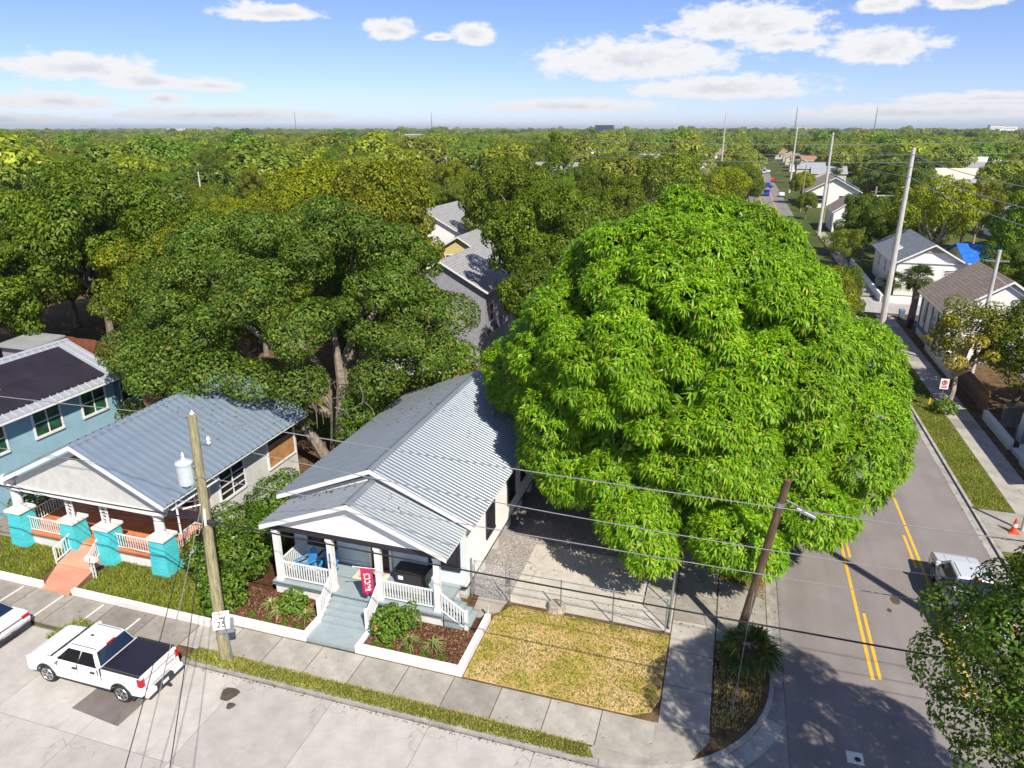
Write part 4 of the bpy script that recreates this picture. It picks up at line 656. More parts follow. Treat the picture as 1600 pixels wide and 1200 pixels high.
# ------------------------------------------------------------------ chain-link fence and rolling gate
def chainlink(par, a, b, h, r=.0045, sp=.13):
    a = Vector(a); b = Vector(b); L = (b - a).length; d = (b - a)/L; mb = MB(); u = Vector((-d.y, d.x, 0))
    x = -h
    while x < L:
        for sgn in (1, -1):
            x0, z0, x1, z1 = x, 0, x + h, h
            if x0 < 0: z0 = -x0; x0 = 0
            if x1 > L: z1 = h - (x1 - L); x1 = L
            if sgn < 0: z0, z1 = h - z0, h - z1
            p, q = a + d*x0 + Vector((0, 0, z0)), a + d*x1 + Vector((0, 0, z1)); mb.add([p + u*r, p - u*r, p + Vector((0, 0, r*1.5)), q + u*r, q - u*r, q + Vector((0, 0, r*1.5))], [(0, 1, 4, 3), (1, 2, 5, 4), (2, 0, 3, 5)])
        x += sp
    return part(par, 'wire_mesh', mb, 'galv')
F = thing('chain_link_fence', 'galvanised chain-link fence across the front of the driveway', 'fence', (-8.3, 26.75, 0)); fy = 26.75
for x in (-8.35, -5.9, -3.5, -1.15): part(F, 'post', MB().tube([(x, fy, -.05), (x, fy, 1.78)], .032, 8), 'galv'); part(F, 'post_cap', MB().lathe((x, fy, 1.78), [(.04, 0), (.03, .05), (.005, .07)], 8), 'galv')
part(F, 'top_rail', MB().tube([(-8.35, fy, 1.72), (-1.15, fy, 1.72)], .024, 6), 'galv'); part(F, 'middle_rail', MB().tube([(-8.35, fy, .95), (-1.15, fy, .95)], .018, 6), 'galv'); part(F, 'brace', MB().tube([(-3.45, fy, 1.0), (-1.2, fy, .12)], .018, 6), 'galv'); chainlink(F, (-8.35, fy, .06), (-1.15, fy, .06), 1.64, .0025, .2)
G = thing('walk_gate', 'narrow chain-link gate between house corner and driveway fence', 'gate', (-9.3, 26.75, 0)); part(G, 'frame', MB().tube([(-10.1, fy, .1), (-10.1, fy, 2.0), (-8.55, fy, 2.0), (-8.55, fy, .1), (-10.1, fy, .1)], .025, 8), 'galv'); part(G, 'brace', MB().tube([(-10.1, fy, 2.0), (-8.55, fy, .1)], .018, 6), 'galv'); part(G, 'latch', MB().box(-8.5, -8.4, 26.68, 26.8, 1.1, 1.3), 'steel'); part(G, 'gate_post', MB().tube([(-10.24, fy, -.05), (-10.24, fy, 2.1)], .04, 8), 'galv'); chainlink(G, (-10.1, fy, .1), (-8.55, fy, .1), 1.85, .004, .1)
RG = thing('rolling_gate', 'long galvanised rolling gate standing along the side pavement', 'gate', (-1.1, 28, 0)); gx = -1.02
for y in (27.0, 28.6, 30.2, 31.8): part(RG, 'upright', MB().tube([(gx, y, .12), (gx, y, 2.0)], .03, 8), 'galv')
part(RG, 'frame_rail', MB().tube([(gx, 27.0, 2.0), (gx, 31.8, 2.0)], .03, 6).tube([(gx, 27.0, .14), (gx, 31.8, .14)], .03, 6), 'galv'); part(RG, 'wheel', MB().tube([(gx - .03, 27.1, .1), (gx + .03, 27.1, .1)], .1, 12), 'tyre'); part(RG, 'wheel', MB().tube([(gx - .03, 31.6, .1), (gx + .03, 31.6, .1)], .1, 12), 'tyre'); chainlink(RG, (gx, 27.0, .14), (gx, 31.8, .14), 1.86, .004, .1)
ST = solo('tree_stump', MB().lathe((-6.15, 26.95, 0), [(.5, -.05), (.42, .12), (.38, .3), (.3, .33)], 11), 'bark_pale', 'cut tree stump at the foot of the chain-link fence', 'stump'); pb = solo('short_post', MB().tube([(-8.95, 25.35, 0), (-8.95, 25.35, .75)], .05, 8), 'concrete_pole', 'short grey post at the end of the bed wall', 'post')

# ------------------------------------------------------------------ vehicles
def wheel(par, x, y, r, w, sd):
    o = part(par, 'wheel', MB().tube([(x, y - w/2, r), (x, y + w/2, r)], r*.6, 18), 'plastic_dark'); t = MB(); pf = [(r*.66, -w/2 + .005), (r*.92, -w/2), (r, -w/2 + .04), (r, w/2 - .04), (r*.92, w/2), (r*.66, w/2 - .005)]; n = 24
    for i in range(n):
        a = 2*math.pi*i/n
        for (rr, yy) in pf: t.v.append((x + rr*math.cos(a), y + yy, r + rr*math.sin(a)))
    for i in range(n):
        for k in range(5): j = (i + 1) % n; t.f.append((i*6 + k, i*6 + k + 1, j*6 + k + 1, j*6 + k))
    part(o, 'tyre', t, 'tyre', smooth=False); rm = MB(); yf = y + sd*(w/2 - .01)
    for k in range(6):
        for da in (-.12, .12):
            a = 2*math.pi*k/6; rm.bar((x + .05*math.cos(a), yf, r + .05*math.sin(a)), (x + r*.66*math.cos(a + da), yf, r + r*.66*math.sin(a + da)), .05, .03)
    rm.tube([(x + r*.66*math.cos(a), yf, r + r*.66*math.sin(a)) for a in np.linspace(0, 6.283, 25)], .025, 6); rm.tube([(x, yf - .03, r), (x, yf + .03, r)], .07, 10); part(o, 'rim', rm, 'rim')
def arch(cx, r, z0, n=10): 
    a0 = math.asin(max(-1, min(1, (z0 - .41)/r))); return [(cx + r*math.cos(a), .41 + r*math.sin(a)) for a in np.linspace(a0, math.pi - a0, n)]
def vehicle(name, label, cat, loc, rz, prof, hw, cab, wheels, wr, pm, glass='glass_blue', tuck=.06, belt=None):
    """Body cut to its side profile with wheel arches, tapering cabin, glazing, wheels, lamps."""
    t = thing(name, label, cat, loc, world=False); t.rotation_euler.z = rz
    mb = MB(); n = len(prof); zc = belt
    for y in (-1, 1):
        for k, q in enumerate((0, tuck)):
            pass
    rows = [(-hw + tuck, 1), (-hw, 0), (hw, 0), (hw, 0)]
    vs = []
    for yy in (-hw, hw):
        for x, z in prof:
            ins = tuck*max(0, (z - .75)/.6) + .05*max(0, (.5 - z)); vs.append((x, yy - math.copysign(ins, yy), z))
    mb.add(vs, [tuple(range(n)), tuple(range(2*n - 1, n - 1, -1))] + [(i, n + i, n + (i + 1) % n, (i + 1) % n) for i in range(n)])
    bd = part(t, 'body', mb, pm, .055, smooth=False)
    x0, x1, x2, x3, zb, zt, wb, wt = cab      # windscreen foot, roof front, roof rear, rear foot, belt z, roof z, half widths
    part(t, 'cabin', MB().hexa([(x0, -wb, zb), (x3, -wb, zb), (x3, wb, zb), (x0, wb, zb)], [(x1, -wt, zt), (x2, -wt, zt), (x2, wt, zt), (x1, wt, zt)]), pm, .11)
    def side(u, v, s):   # point on cabin side, u 0..1 front-rear, v 0..1 up
        xa = x0 + (x1 - x0)*v; xb = x3 + (x2 - x3)*v; return Vector((xa + (xb - xa)*u, s*(wb + (wt - wb)*v + .012), zb + (zt - zb)*v))
    nw = 2
    for s in (-1, 1):
        for (u0, u1, ut0, ut1) in ((.13, .535, .10, .53), (.555, .93, .555, .93)):
            q = [side(u0, .06, s), side(u1, .06, s), side(ut1, .87, s), side(ut0 + .04, .87, s)]; i_ = Vector((0, -s*.03, 0)); part(t, 'side_window', MB().hexa([p + i_ for p in q], q), 'glass_car')
        part(t, 'mirror', MB().box(x0 + .35, x0 + .5, s*(wb + .03) if s > 0 else s*(wb + .25), s*(wb + .25) if s > 0 else s*(wb + .03), zb + .02, zb + .24), pm, .03)
        for u in (.5, .86): p = side(u, 0, s); part(t, 'door_handle', MB().box(p.x - .11, p.x + .09, *sorted((s*(hw - .03), s*(hw + .025))), zb - .2, zb - .15), 'plastic_dark')
        for u in (.13, .545, .95): p = side(u, 0, s); part(t, 'door_seam', MB().box(p.x - .008, p.x + .008, *sorted((s*(hw - .05), s*(hw - .012))), .55, zb - .02), 'plastic_dark')
    def slab(xa, za, xb, zb2, wa, wbb, off, nm, m): 
        a = Vector((xa, 0, za)); b = Vector((xb, 0, zb2)); d = (b - a); nn = Vector((-d.z, 0, d.x)).normalized(); nn = nn if nn.z > 0 else -nn
        p0, p1 = a + d*.08, a + d*.9; w0, w1 = wa*.9, wbb*.9; part(t, nm, MB().hexa([p0 + Vector((0, -w0, 0)) - nn*.02, p0 + Vector((0, w0, 0)) - nn*.02, p1 + Vector((0, w1, 0)) - nn*.02, p1 + Vector((0, -w1, 0)) - nn*.02], [p0 + Vector((0, -w0, 0)) + nn*off, p0 + Vector((0, w0, 0)) + nn*off, p1 + Vector((0, w1, 0)) + nn*off, p1 + Vector((0, -w1, 0)) + nn*off]), m)
    for s in (-1, 1): part(t, 'pillar', MB().hexa([side(.535, .05, s), side(.56, .05, s), side(.56, .88, s), side(.535, .88, s)], [side(.535, .05, s) + Vector((0, s*.006, 0)), side(.56, .05, s) + Vector((0, s*.006, 0)), side(.56, .88, s) + Vector((0, s*.006, 0)), side(.535, .88, s) + Vector((0, s*.006, 0))]), 'black')
    for k in (-.3, .25): part(t, 'wiper', MB().bar((x0 + .06, k*wb*2 - .2, zb + .075), (x0 + .22, k*wb*2 + .35, zb + .2), .02), 'black')
    slab(x0, zb, x1, zt, wb, wt, .015, 'windscreen', glass); slab(x3, zb, x2, zt, wb, wt, .015, 'rear_window', glass)
    for x in wheels:
        for s in (-1, 1): wheel(t, x, s*(hw - .15), wr, .27, s); part(t, 'wheel_well', MB().tube([(x, s*(hw - .3), wr + .01), (x, s*(hw - .5), wr + .01)], wr + .08, 14), 'black')
    return t
TR = [(.02, .42), (0, .62), (0, .98), (.07, 1.12), (.35, 1.2), (1.0, 1.27), (1.55, 1.3), (3.76, 1.34), (3.8, 1.42), (5.72, 1.42), (5.8, 1.38), (5.8, .62), (5.72, .52)] + arch(4.72, .5, .5)[::1] + arch(.98, .5, .46)
TR = TR[:13] + arch(4.72, .5, .48) + arch(.98, .5, .45)
def pickup(label, loc, rz, pm, cover):
    t = vehicle('pickup_truck', label, 'truck', loc, rz, TR, 1.01, (1.3, 2.12, 3.5, 3.82, 1.3, 1.93, .95, .76), (.98, 4.72), .41, pm)
    part(t, 'bed_cover' if cover else 'bed_floor', MB().box(3.9, 5.7, -.86, .86, 1.40 if cover else 1.0, 1.455 if cover else 1.43), 'bed_cover', .02)
    for s in (-1, 1):
        part(t, 'tail_light', MB().box(5.6, 5.815, *sorted((s*.985, s*.83)), .98, 1.33), 'tail_red', .01); part(t, 'headlight', MB().box(-.012, .2, *sorted((s*.96, s*.62)), .88, 1.02), 'sign_white'); part(t, 'wheel_arch_trim', MB().tube([(4.72 + .5*math.cos(a), s*1.0, .41 + .5*math.sin(a)) for a in np.linspace(.2, 2.94, 12)], .025, 5).tube([(.98 + .5*math.cos(a), s*1.0, .41 + .5*math.sin(a)) for a in np.linspace(.2, 2.94, 12)], .025, 5), 'plastic_dark'); part(t, 'sill', MB().box(1.55, 4.15, *sorted((s*.98, s*.9)), .38, .47), 'plastic_dark')
        part(t, 'roof_seam', MB().bar((2.25, s*.62, 1.936), (3.45, s*.62, 1.936), .02), 'plastic_dark'); part(t, 'bumper_corner', MB().box(5.8, 5.98, *sorted((s*.95, s*.45)), .5, .7), pm, .03)
    part(t, 'tailgate_seam', MB().box(5.795, 5.806, -.8, .8, .76, .775).box(5.795, 5.806, -.8, .8, 1.2, 1.22).box(5.795, 5.806, -.815, -.8, .76, 1.38).box(5.795, 5.806, .8, .815, .76, 1.38), 'plastic_dark'); part(t, 'rear_bumper', MB().box(5.78, 5.96, -.46, .46, .46, .66), 'plastic_dark', .02); part(t, 'number_plate', MB().box(5.962, 5.97, -.15, .15, .5, .64), 'sign_white'); part(t, 'tow_hitch', MB().box(5.9, 6.15, -.04, .04, .4, .47).lathe((6.12, 0, .47), [(.02, 0), (.035, .05), (.02, .08)], 8), 'plastic_dark')
    for s in (-1, 1): part(t, 'bed_gap', MB().box(3.83, 3.86, *sorted((s*.93, s*1.005)), .5, 1.4), 'black'); part(t, 'side_crease', MB().bar((.5, s*1.0, .98), (5.6, s*1.0, 1.02), .02), pm); part(t, 'lower_crease', MB().bar((1.6, s*1.008, .66), (4.1, s*1.008, .66), .025), pm); part(t, 'mud_flap', MB().box(5.2, 5.22, *sorted((s*.75, s*1.0)), .22, .5), 'plastic_dark'); part(t, 'bed_rail_cap', MB().box(3.9, 5.72, *sorted((s*.88, s*.97)), 1.405, 1.44), 'plastic_dark'); part(t, 'hood_gap', MB().bar((.15, s*.86, 1.145), (1.32, s*.88, 1.302), .015), 'plastic_dark')
    part(t, 'cowl', MB().box(1.22, 1.4, -.85, .85, 1.26, 1.3), 'black'); part(t, 'badge', MB().box(5.803, 5.812, .3, .7, 1.0, 1.05), 'rim')
    part(t, 'grille', MB().box(-.015, .02, -.6, .6, .62, .95), 'plastic_dark'); part(t, 'front_bumper', MB().box(-.08, .1, -.95, .95, .45, .62), pm, .03); part(t, 'brake_light', MB().box(3.5, 3.58, -.2, .2, 1.88, 1.92), 'tail_red'); part(t, 'hood_crease', MB().bar((.4, -.5, 1.215), (1.3, -.55, 1.3), .03, .02).bar((.4, .5, 1.215), (1.3, .55, 1.3), .03, .02), pm)
    part(t, 'antenna_fin', MB().hexa([(2.5, -.03, 1.92), (2.7, -.03, 1.92), (2.7, .03, 1.92), (2.5, .03, 1.92)], [(2.64, -.01, 2.0), (2.7, -.01, 2.0), (2.7, .01, 2.0), (2.64, .01, 2.0)]), 'black'); return t
pickup('white crew-cab pickup with black bed cover parked on the street', (-25.72, 17.5, ZR), 0, 'car_white', True)
pickup('silver pickup on the road half hidden by the near tree', (12.1, 35.8, ZR + .01), RAD(-90), 'car_silver', False)
SE = [(.05, .35), (0, .6), (.06, .72), (.9, .86), (1.4, .95), (3.85, .98), (4.5, 1.0), (4.68, .92), (4.75, .6), (4.68, .38)] + [(3.75 + .36*math.cos(a), .33 + .36*math.sin(a)) for a in np.linspace(.1, 3.04, 9)] + [(.95 + .36*math.cos(a), .33 + .36*math.sin(a)) for a in np.linspace(.1, 3.04, 9)]
sdn = vehicle('sedan', 'white sedan cut off by the left edge, rear end showing', 'car', (-33.1, 18.0, ZR), 0, SE, .9, (1.1, 2.0, 3.15, 4.1, .95, 1.44, .82, .62), (.95, 3.75), .33, 'car_white')
for s in (-1, 1): part(sdn, 'tail_light', MB().box(4.5, 4.76, *sorted((s*.86, s*.52)), .74, .88), 'tail_red', .02); part(sdn, 'chrome_trim', MB().bar((4.74, s*.1, .45), (4.7, s*.8, .42), .03), 'rim')
part(sdn, 'boot_spoiler', MB().box(4.45, 4.6, -.75, .75, .99, 1.02), 'car_white', .01); part(sdn, 'number_plate', MB().box(4.75, 4.765, -.18, .18, .62, .76), 'sign_white'); part(sdn, 'lower_bumper', MB().box(4.5, 4.78, -.82, .82, .28, .45), 'plastic_dark', .03); part(sdn, 'boot_seam', MB().box(4.7, 4.752, -.7, .7, .8, .812), 'plastic_dark')
VN = [(0, .4), (0, 1.0), (.9, 1.2), (1.6, 2.1), (5.2, 2.15), (5.3, .45)]
for lb, x, y, c in (('bright blue van on the far road', 9.3, 262, 'car_blue'), ('second blue van turning behind the first on the far road', 12.8, 300, 'car_blue'), ('small white van far down the road', 7.5, 470, 'car_white'), ('silver van further up the far road past the blue ones', 11.8, 400, 'car_silver')):
    t = thing('delivery_van', lb, 'van', (x, y, ZR), world=False); part(t, 'body', MB().prism(VN, 'y', -1, 1), c, .05); part(t, 'windscreen', MB().hexa([(.92, -.85, 1.22), (1.55, -.85, 2.02), (1.55, .85, 2.02), (.92, .85, 1.22)], [(.9, -.85, 1.25), (1.53, -.85, 2.05), (1.53, .85, 2.05), (.9, .85, 1.25)]), 'glass')
    for wx in (1, 4.2):
        for s in (-1, 1): part(t, 'wheel', MB().tube([(wx, s*.75, .36), (wx, s*1.02, .36)], .36, 12), 'tyre')
    t.rotation_euler.z = RAD(90 if 'second' not in lb else 170)

# ------------------------------------------------------------------ other houses
def gable_house(name, label, x0, x1, y0, y1, zw, zr, wall, roof, ax='y', over=.45, trim='white_paint', wins=(), floor=.0, group=None, chimney=None, lap=False, door=None):
    """House with pitched roof; ax is the ridge direction. wins: (side, u, z, w, h)."""
    t = thing(name, label, 'house', ((x0 + x1)/2, (y0 + y1)/2, 0), group); xm, ym = (x0 + x1)/2, (y0 + y1)/2
    if ax == 'y': part(t, 'wall', MB().prism([(x0, floor - .2), (x0, zw), (xm, zr - .12), (x1, zw), (x1, floor - .2)], 'y', y0, y1), wall)
    else: part(t, 'wall', MB().prism([(y0, floor - .2), (y0, zw), (ym, zr - .12), (y1, zw), (y1, floor - .2)], 'x', x0, x1), wall)
    sl = (zr - zw)/((x1 - x0)/2 if ax == 'y' else (y1 - y0)/2); ze = zw - sl*over
    if ax == 'y':
        rf = part(t, 'roof', MB().prism([(x0 - over, ze), (x0 - over, ze + .12), (xm, zr + .12), (x1 + over, ze + .12), (x1 + over, ze), (xm, zr)], 'y', y0 - over, y1 + over), roof)
        for yy in (y0 - over - .03, y1 + over - .01):
            for xa in (x0 - over, x1 + over): part(rf, 'rake_board', MB().hexa([(xa, yy, ze - .12), (xm, yy, zr - .12), (xm, yy + .04, zr - .12), (xa, yy + .04, ze - .12)], [(xa, yy, ze + .08), (xm, yy, zr + .08), (xm, yy + .04, zr + .08), (xa, yy + .04, ze + .08)]), trim)
        for xa in (x0 - over - .03, x1 + over - .01): part(rf, 'eave_board', MB().box(xa, xa + .04, y0 - over, y1 + over, ze - .1, ze + .1), trim)
    else:
        rf = part(t, 'roof', MB().prism([(y0 - over, ze), (y0 - over, ze + .12), (ym, zr + .12), (y1 + over, ze + .12), (y1 + over, ze), (ym, zr)], 'x', x0 - over, x1 + over), roof)
        part(rf, 'eave_board', MB().box(x0 - over, x1 + over, y0 - over - .04, y0 - over, ze - .1, ze + .1), trim)
    for (sd_, u, z, w, h) in wins:
        if sd_ == 'S': window(t, 'x', y0, -1, u, z, w, h, trim, 'glass', .12)
        elif sd_ == 'W': window(t, 'y', x0, -1, u, z, w, h, trim, 'glass', .12)
        else: window(t, 'y', x1, 1, u, z, w, h, trim, 'glass', .12)
    if lap:
        lw = MB(); lap_wall(lw, 'y', x0, -1, y0, y1, .4, zw, .2); lap_wall(lw, 'x', y0, -1, x0, x1, .4, zw, .2); part(t, 'siding', lw, wall)
    return t
HOUSE2 = []
RH = gable_house('brown_roof_house', 'white house with brown shingle roof behind the yellow-leaved tree', 20.2, 29.5, 74.9, 85.2, 4.85, 7.95, 'white_wall', 'shingle_brown', wins=(('W', 77, 1.8, 1.0, 1.9), ('W', 79, 1.8, 1.0, 1.9), ('W', 82.5, 1.8, 1.2, 1.7), ('S', 22.4, 2.6, 1.2, 1.4), ('S', 26.5, 2.6, 1.2, 1.4)), lap=True)
part(RH, 'porch_band', MB().box(19.95, 20.15, 75, 85, .9, 1.15), 'blue_trim'); part(RH, 'roof_vent', MB().box(26.2, 26.5, 76, 76.3, 6.6, 6.95), 'black')
for k in range(5): part(RH, 'trim_board', MB().box(20.08, 20.18, 75.2 + k*2.3, 75.36 + k*2.3, 1.2, 4.6), 'blue_trim')
WH = gable_house('gabled_house', 'white gabled house with blue-grey shingle roof beyond the cross street', 21.5, 29.6, 106.5, 123.5, 4.45, 6.75, 'white_wall', 'shingle_grey', over=.6, wins=(('S', 23.4, 1.9, 1.9, 1.5), ('S', 28.0, 1.9, 1.5, 1.5), ('W', 110, 1.8, 1.1, 1.5), ('W', 114, 1.8, 1.1, 1.5), ('W', 119, 1.8, 1.1, 1.5)), lap=True)
part(WH, 'gable_board', MB().box(21.5, 29.6, 106.3, 106.46, 4.25, 4.42), 'white_paint'); part(WH, 'gable_vent', MB().prism([(24.3, 5.7), (25.55, 6.35), (26.8, 5.7)], 'y', 106.38, 106.47), 'tan_wall'); part(WH, 'skylight', MB().hexa([(22.3, 112, 4.98), (22.3, 114.5, 4.98), (23.0, 114.5, 5.38), (23.0, 112, 5.38)], [(22.2, 112, 5.13), (22.2, 114.5, 5.13), (22.9, 114.5, 5.53), (22.9, 112, 5.53)]), 'white_paint')
TH = gable_house('tarped_house', 'house roofed with a bright blue tarpaulin behind the white gable', 31.5, 36.8, 113, 124, 3.6, 5.4, 'cream', 'tarp_sheet', ax='x', wins=(('S', 33.5, 1.4, 1.2, 1.3),))
wallthing('garden_wall', 'long low white wall beside the far pavement leading to the white gable', [(19.05, 19.35, 100.8, 130, -.2, .85)], 'wall_masonry_white'); wallthing('garden_wall', 'low white wall across the front of the white gabled house', [(19.4, 29, 100.6, 100.9, -.2, .8)], 'wall_masonry_white')
pk = thing('picket_fence', 'white board fence along the pavement before the brown-roofed house', 'fence', (19.7, 70, 0))
me = MB().box(-.03, .03, 0, .42, 0, 1.75).mesh('picket')
for k in range(22): o = link('picket', me, 'wall_masonry_white', pk); o.matrix_parent_inverse = Matrix(); o.matrix_basis = Matrix.Translation((0, -1.5 + k*.45, 0))
part(pk, 'fence_rail', MB().box(19.74, 19.8, 68.5, 78.4, 1.5, 1.6).box(19.74, 19.8, 68.5, 78.4, .4, .5), 'wall_masonry_white')
bf = thing('board_fence', 'brown board fence standing beside the shaded right pavement', 'fence', (20.2, 60, 0)); me = MB().box(-.02, .02, 0, .2, 0, 1.9).mesh('board')
for k in range(38): o = link('board', me, 'brown_fence', bf); o.matrix_parent_inverse = Matrix(); o.matrix_basis = Matrix.Translation((random.uniform(-.01, .01), .0 + k*.215, random.uniform(-.04, .03)))
part(bf, 'fence_rail', MB().box(20.24, 20.3, 60, 68, 1.5, 1.58).box(20.24, 20.3, 60, 68, .4, .48), 'brown_fence')
# house at the right edge
EH = thing('column_house', 'pale house with a round white porch column at the right edge', 'house', (24, 48, 0)); part(EH, 'wall', MB().prism([(23.5, -.1), (23.5, 4.6), (28.5, 7.0), (33.5, 4.6), (33.5, -.1)], 'y', 40, 57), 'white_wall'); part(EH, 'roof', MB().prism([(20.9, 4.15), (20.9, 4.3), (28.5, 7.25), (34, 4.6), (34, 4.45), (28.5, 7.05)], 'y', 44.3, 57.5), 'shingle_grey'); part(EH, 'porch_floor', MB().box(21.0, 23.5, 44.8, 56, -.1, .95), 'porch_grey')
for y in (55.2, 50, 45.4): o = part(EH, 'pedestal', MB().hexa([(21.35 + a*.42, y + b*.42, -.1) for a, b in ((-1,-1),(1,-1),(1,1),(-1,1))], [(21.35 + a*.36, y + b*.36, 2.1) for a, b in ((-1,-1),(1,-1),(1,1),(-1,1))]), 'light_blue_wall'); part(o, 'column', MB().lathe((21.35, y, 2.1), [(.42, 0), (.42, .1), (.3, .14), (.24, 1.9), (.34, 1.95), (.34, 2.08)], 14), 'light_blue_wall')
railing(EH, (21.2, 45.9, .95), (21.2, 54.6, .95), .9, 'white_iron', 30, .1, .04, .06); part(EH, 'porch_steps', MB().box(19.9, 21.0, 51.3, 53.0, -.1, .32).box(20.3, 21.0, 51.3, 53.0, .32, .64), 'light_blue_wall')
wallthing('retaining_wall', 'low whitewashed block wall along the shaded pavement', [(19.75, 20.05, 53.3, 59.2, -.1, .75), (19.75, 20.05, 46, 51.0, -.1, .75)], 'light_blue_wall')
gfn = thing('wire_gate', 'dark wire garden gate behind the whitewashed wall', 'gate', (20.4, 58.5, 0)); part(gfn, 'gate_frame', MB().tube([(20.5, 57.6, 0), (20.5, 57.6, 1.9), (22.6, 58.2, 1.9), (22.6, 58.2, 0)], .03, 6), 'galv'); chainlink(gfn, (20.5, 57.6, .05), (22.6, 58.2, .05), 1.85, .006, .12)
# houses seen between the trees
gable_house('grey_house', 'two-storey grey house glimpsed between the trees behind the white house', -32.5, -23.2, 66, 80, 6.0, 8.6, 'grey_siding', 'shingle_light', wins=(('E', 68, 2.4, 1.1, 1.7), ('E', 72.5, 2.4, 1.1, 1.5), ('E', 76, 2.4, 1.1, 1.5), ('S', -29, 2.0, 1.4, 1.6)), lap=False)
gable_house('yellow_house', 'pale yellow gabled house glimpsed above the grey roof', -37.5, -31.5, 88, 98, 6.0, 7.8, 'yellow_siding', 'shingle_light', wins=(('S', -35.8, 4.1, 1.0, 1.2), ('S', -33.2, 4.1, 1.0, 1.2)))
gable_house('pale_roof_house', 'house with pale grey-green roof and white dormers deep in the trees', -52, -40, 103, 117, 6.2, 9.4, 'white_wall', 'shingle_light', wins=(('S', -48, 2.2, 1.2, 1.5), ('S', -44, 2.2, 1.2, 1.5)), trim='white_paint')
gable_house('distant_house', 'long grey-roofed white house in the trees left of the pale tall tree', -86, -58, 300, 315, 4.2, 8, 'white_wall', 'shingle_light', ax='x', wins=(('S', -80, 1.5, 2, 1.6), ('S', -72, 1.5, 2, 1.6), ('S', -64, 1.5, 2, 1.6)))
gable_house('distant_house', 'tan house with white metal roof above the long grey-roofed house', -72, -60, 372, 386, 4.2, 7.5, 'tan_wall', 'roof_silver', ax='x')
gable_house('distant_house', 'red-tiled house peeping out below the long grey-roofed house', -62, -50, 215, 228, 4, 6.5, 'tan_wall', 'shingle_rust')
gable_house('distant_house', 'white metal roof showing at the top edge of the mango tree', -22, -12, 118, 130, 4, 6.2, 'white_wall', 'roof_silver', ax='x'); gable_house('distant_house', 'small cream-roofed house right of the pale tall tree', -4, 4, 148, 156, 3.6, 5.6, 'cream', 'cream', ax='x')
gable_house('distant_house', 'flat pale blue roof beside the far road in the trees', -30, -14, 320, 334, 5, 5.8, 'white_wall', 'teal_roof', ax='x')
gable_house('white_gable_cottage', 'far white gabled cottage with blue and teal roof patches', 19.5, 33, 228, 250, 4.6, 8.2, 'white_wall', 'shingle_brown', over=.8, wins=(('S', 23, 1, 2.2, 2.2), ('S', 29, 1, 2.2, 2.2)))
bt = solo('roof_tarp', MB().hexa([(27.5, 232, 8.0), (33.4, 232, 4.95), (33.4, 240, 4.95), (27.5, 240, 8.0)], [(27.6, 232, 8.15), (33.5, 232, 5.1), (33.5, 240, 5.1), (27.6, 240, 8.15)]), 'blue_roof', 'blue tarpaulin patch on the far white gabled cottage', 'tarp'); tt = solo('roof_tarp', MB().hexa([(27.3, 241, 8.1), (31.5, 241, 5.95), (31.5, 249, 5.95), (27.3, 249, 8.1)], [(27.4, 241, 8.25), (31.6, 241, 6.1), (31.6, 249, 6.1), (27.4, 249, 8.25)]), 'teal_roof', 'teal sheet patch on the far white gabled cottage', 'tarp')
gable_house('brown_cottage', 'small cottage with brown gable roof beyond the white gable', 20.5, 28.5, 172, 184, 4.4, 7.2, 'white_wall', 'shingle_brown', wins=(('S', 24.5, 1.2, 1.8, 1.8), ('W', 176, 1.4, 1.2, 1.6)))
gable_house('distant_house', 'cream-roofed shed right of the far white gabled cottage', 34, 44, 205, 213, 3.4, 5, 'cream', 'cream', ax='x'); gable_house('distant_house', 'white-walled house with red roof between trees above the blue house', -128, -114, 128, 140, 4, 7, 'white_wall', 'shingle_rust', ax='x'); gable_house('distant_house', 'white house front amid the trees right of the tall pale pole', 52, 62, 168, 180, 4, 6.5, 'white_wall', 'shingle_light'); gable_house('distant_house', 'teal-fronted low house in the trees at far left', -187, -177, 205, 214, 3.4, 5.4, 'teal_roof', 'shingle_light', ax='x')
for lb, x, y, w, h, m in (('white warehouse in the distant treetops left of centre', -385, 820, 22, 15, 'white_wall'), ('long white flat roof in the distant trees at left', -470, 640, 22, 13.2, 'white_wall'), ('blue-glass office block on the horizon', -440, 2450, 60, 36, 'glass_blue'), ('pale apartment block on the right horizon', 900, 3100, 60, 34, 'white_wall'), ('white tower cluster on the far right horizon', 740, 2650, 36, 34, 'white_wall'), ('low white building on the horizon at far left', -2350, 2700, 120, 28, 'white_wall'), ('grey slab on the horizon right of centre', 190, 2900, 50, 32, 'stucco_grey')):
    t = thing('distant_building', lb, 'building', (x, y, 0)); part(t, 'wall', MB().box(x - w/2, x + w/2, y, y + 30, -.2, h), m); part(t, 'roof', MB().box(x - w/2 - 1, x + w/2 + 1, y - 1, y + 31, h, h + 1.2), 'stucco_grey')
    for k in range(7): part(t, 'window', MB().box(x - w*.44 + k*w*.13, x - w*.44 + k*w*.13 + w*.05, y - .3, y, h*.74, h*.82), 'glass')
for lb, x, y, h in (('thin radio mast on the horizon above the far road', 120, 2000, 75), ('radio mast on the horizon left of the tall pale pole', 330, 2200, 78), ('thin mast on the left horizon', -1500, 2300, 80), ('hazy mast on the horizon at centre-left', -900, 2100, 70)): t = thing('radio_mast', lb, 'mast', (x, y, 0)); part(t, 'mast', MB().tube([(x, y, 0), (x, y, h)], [2.0, .7], 6), 'steel')
ORDN = ('nearest', 'second', 'third', 'fourth', 'fifth', 'sixth', 'seventh', 'eighth', 'ninth', 'tenth')
rh_ = random.Random(8)
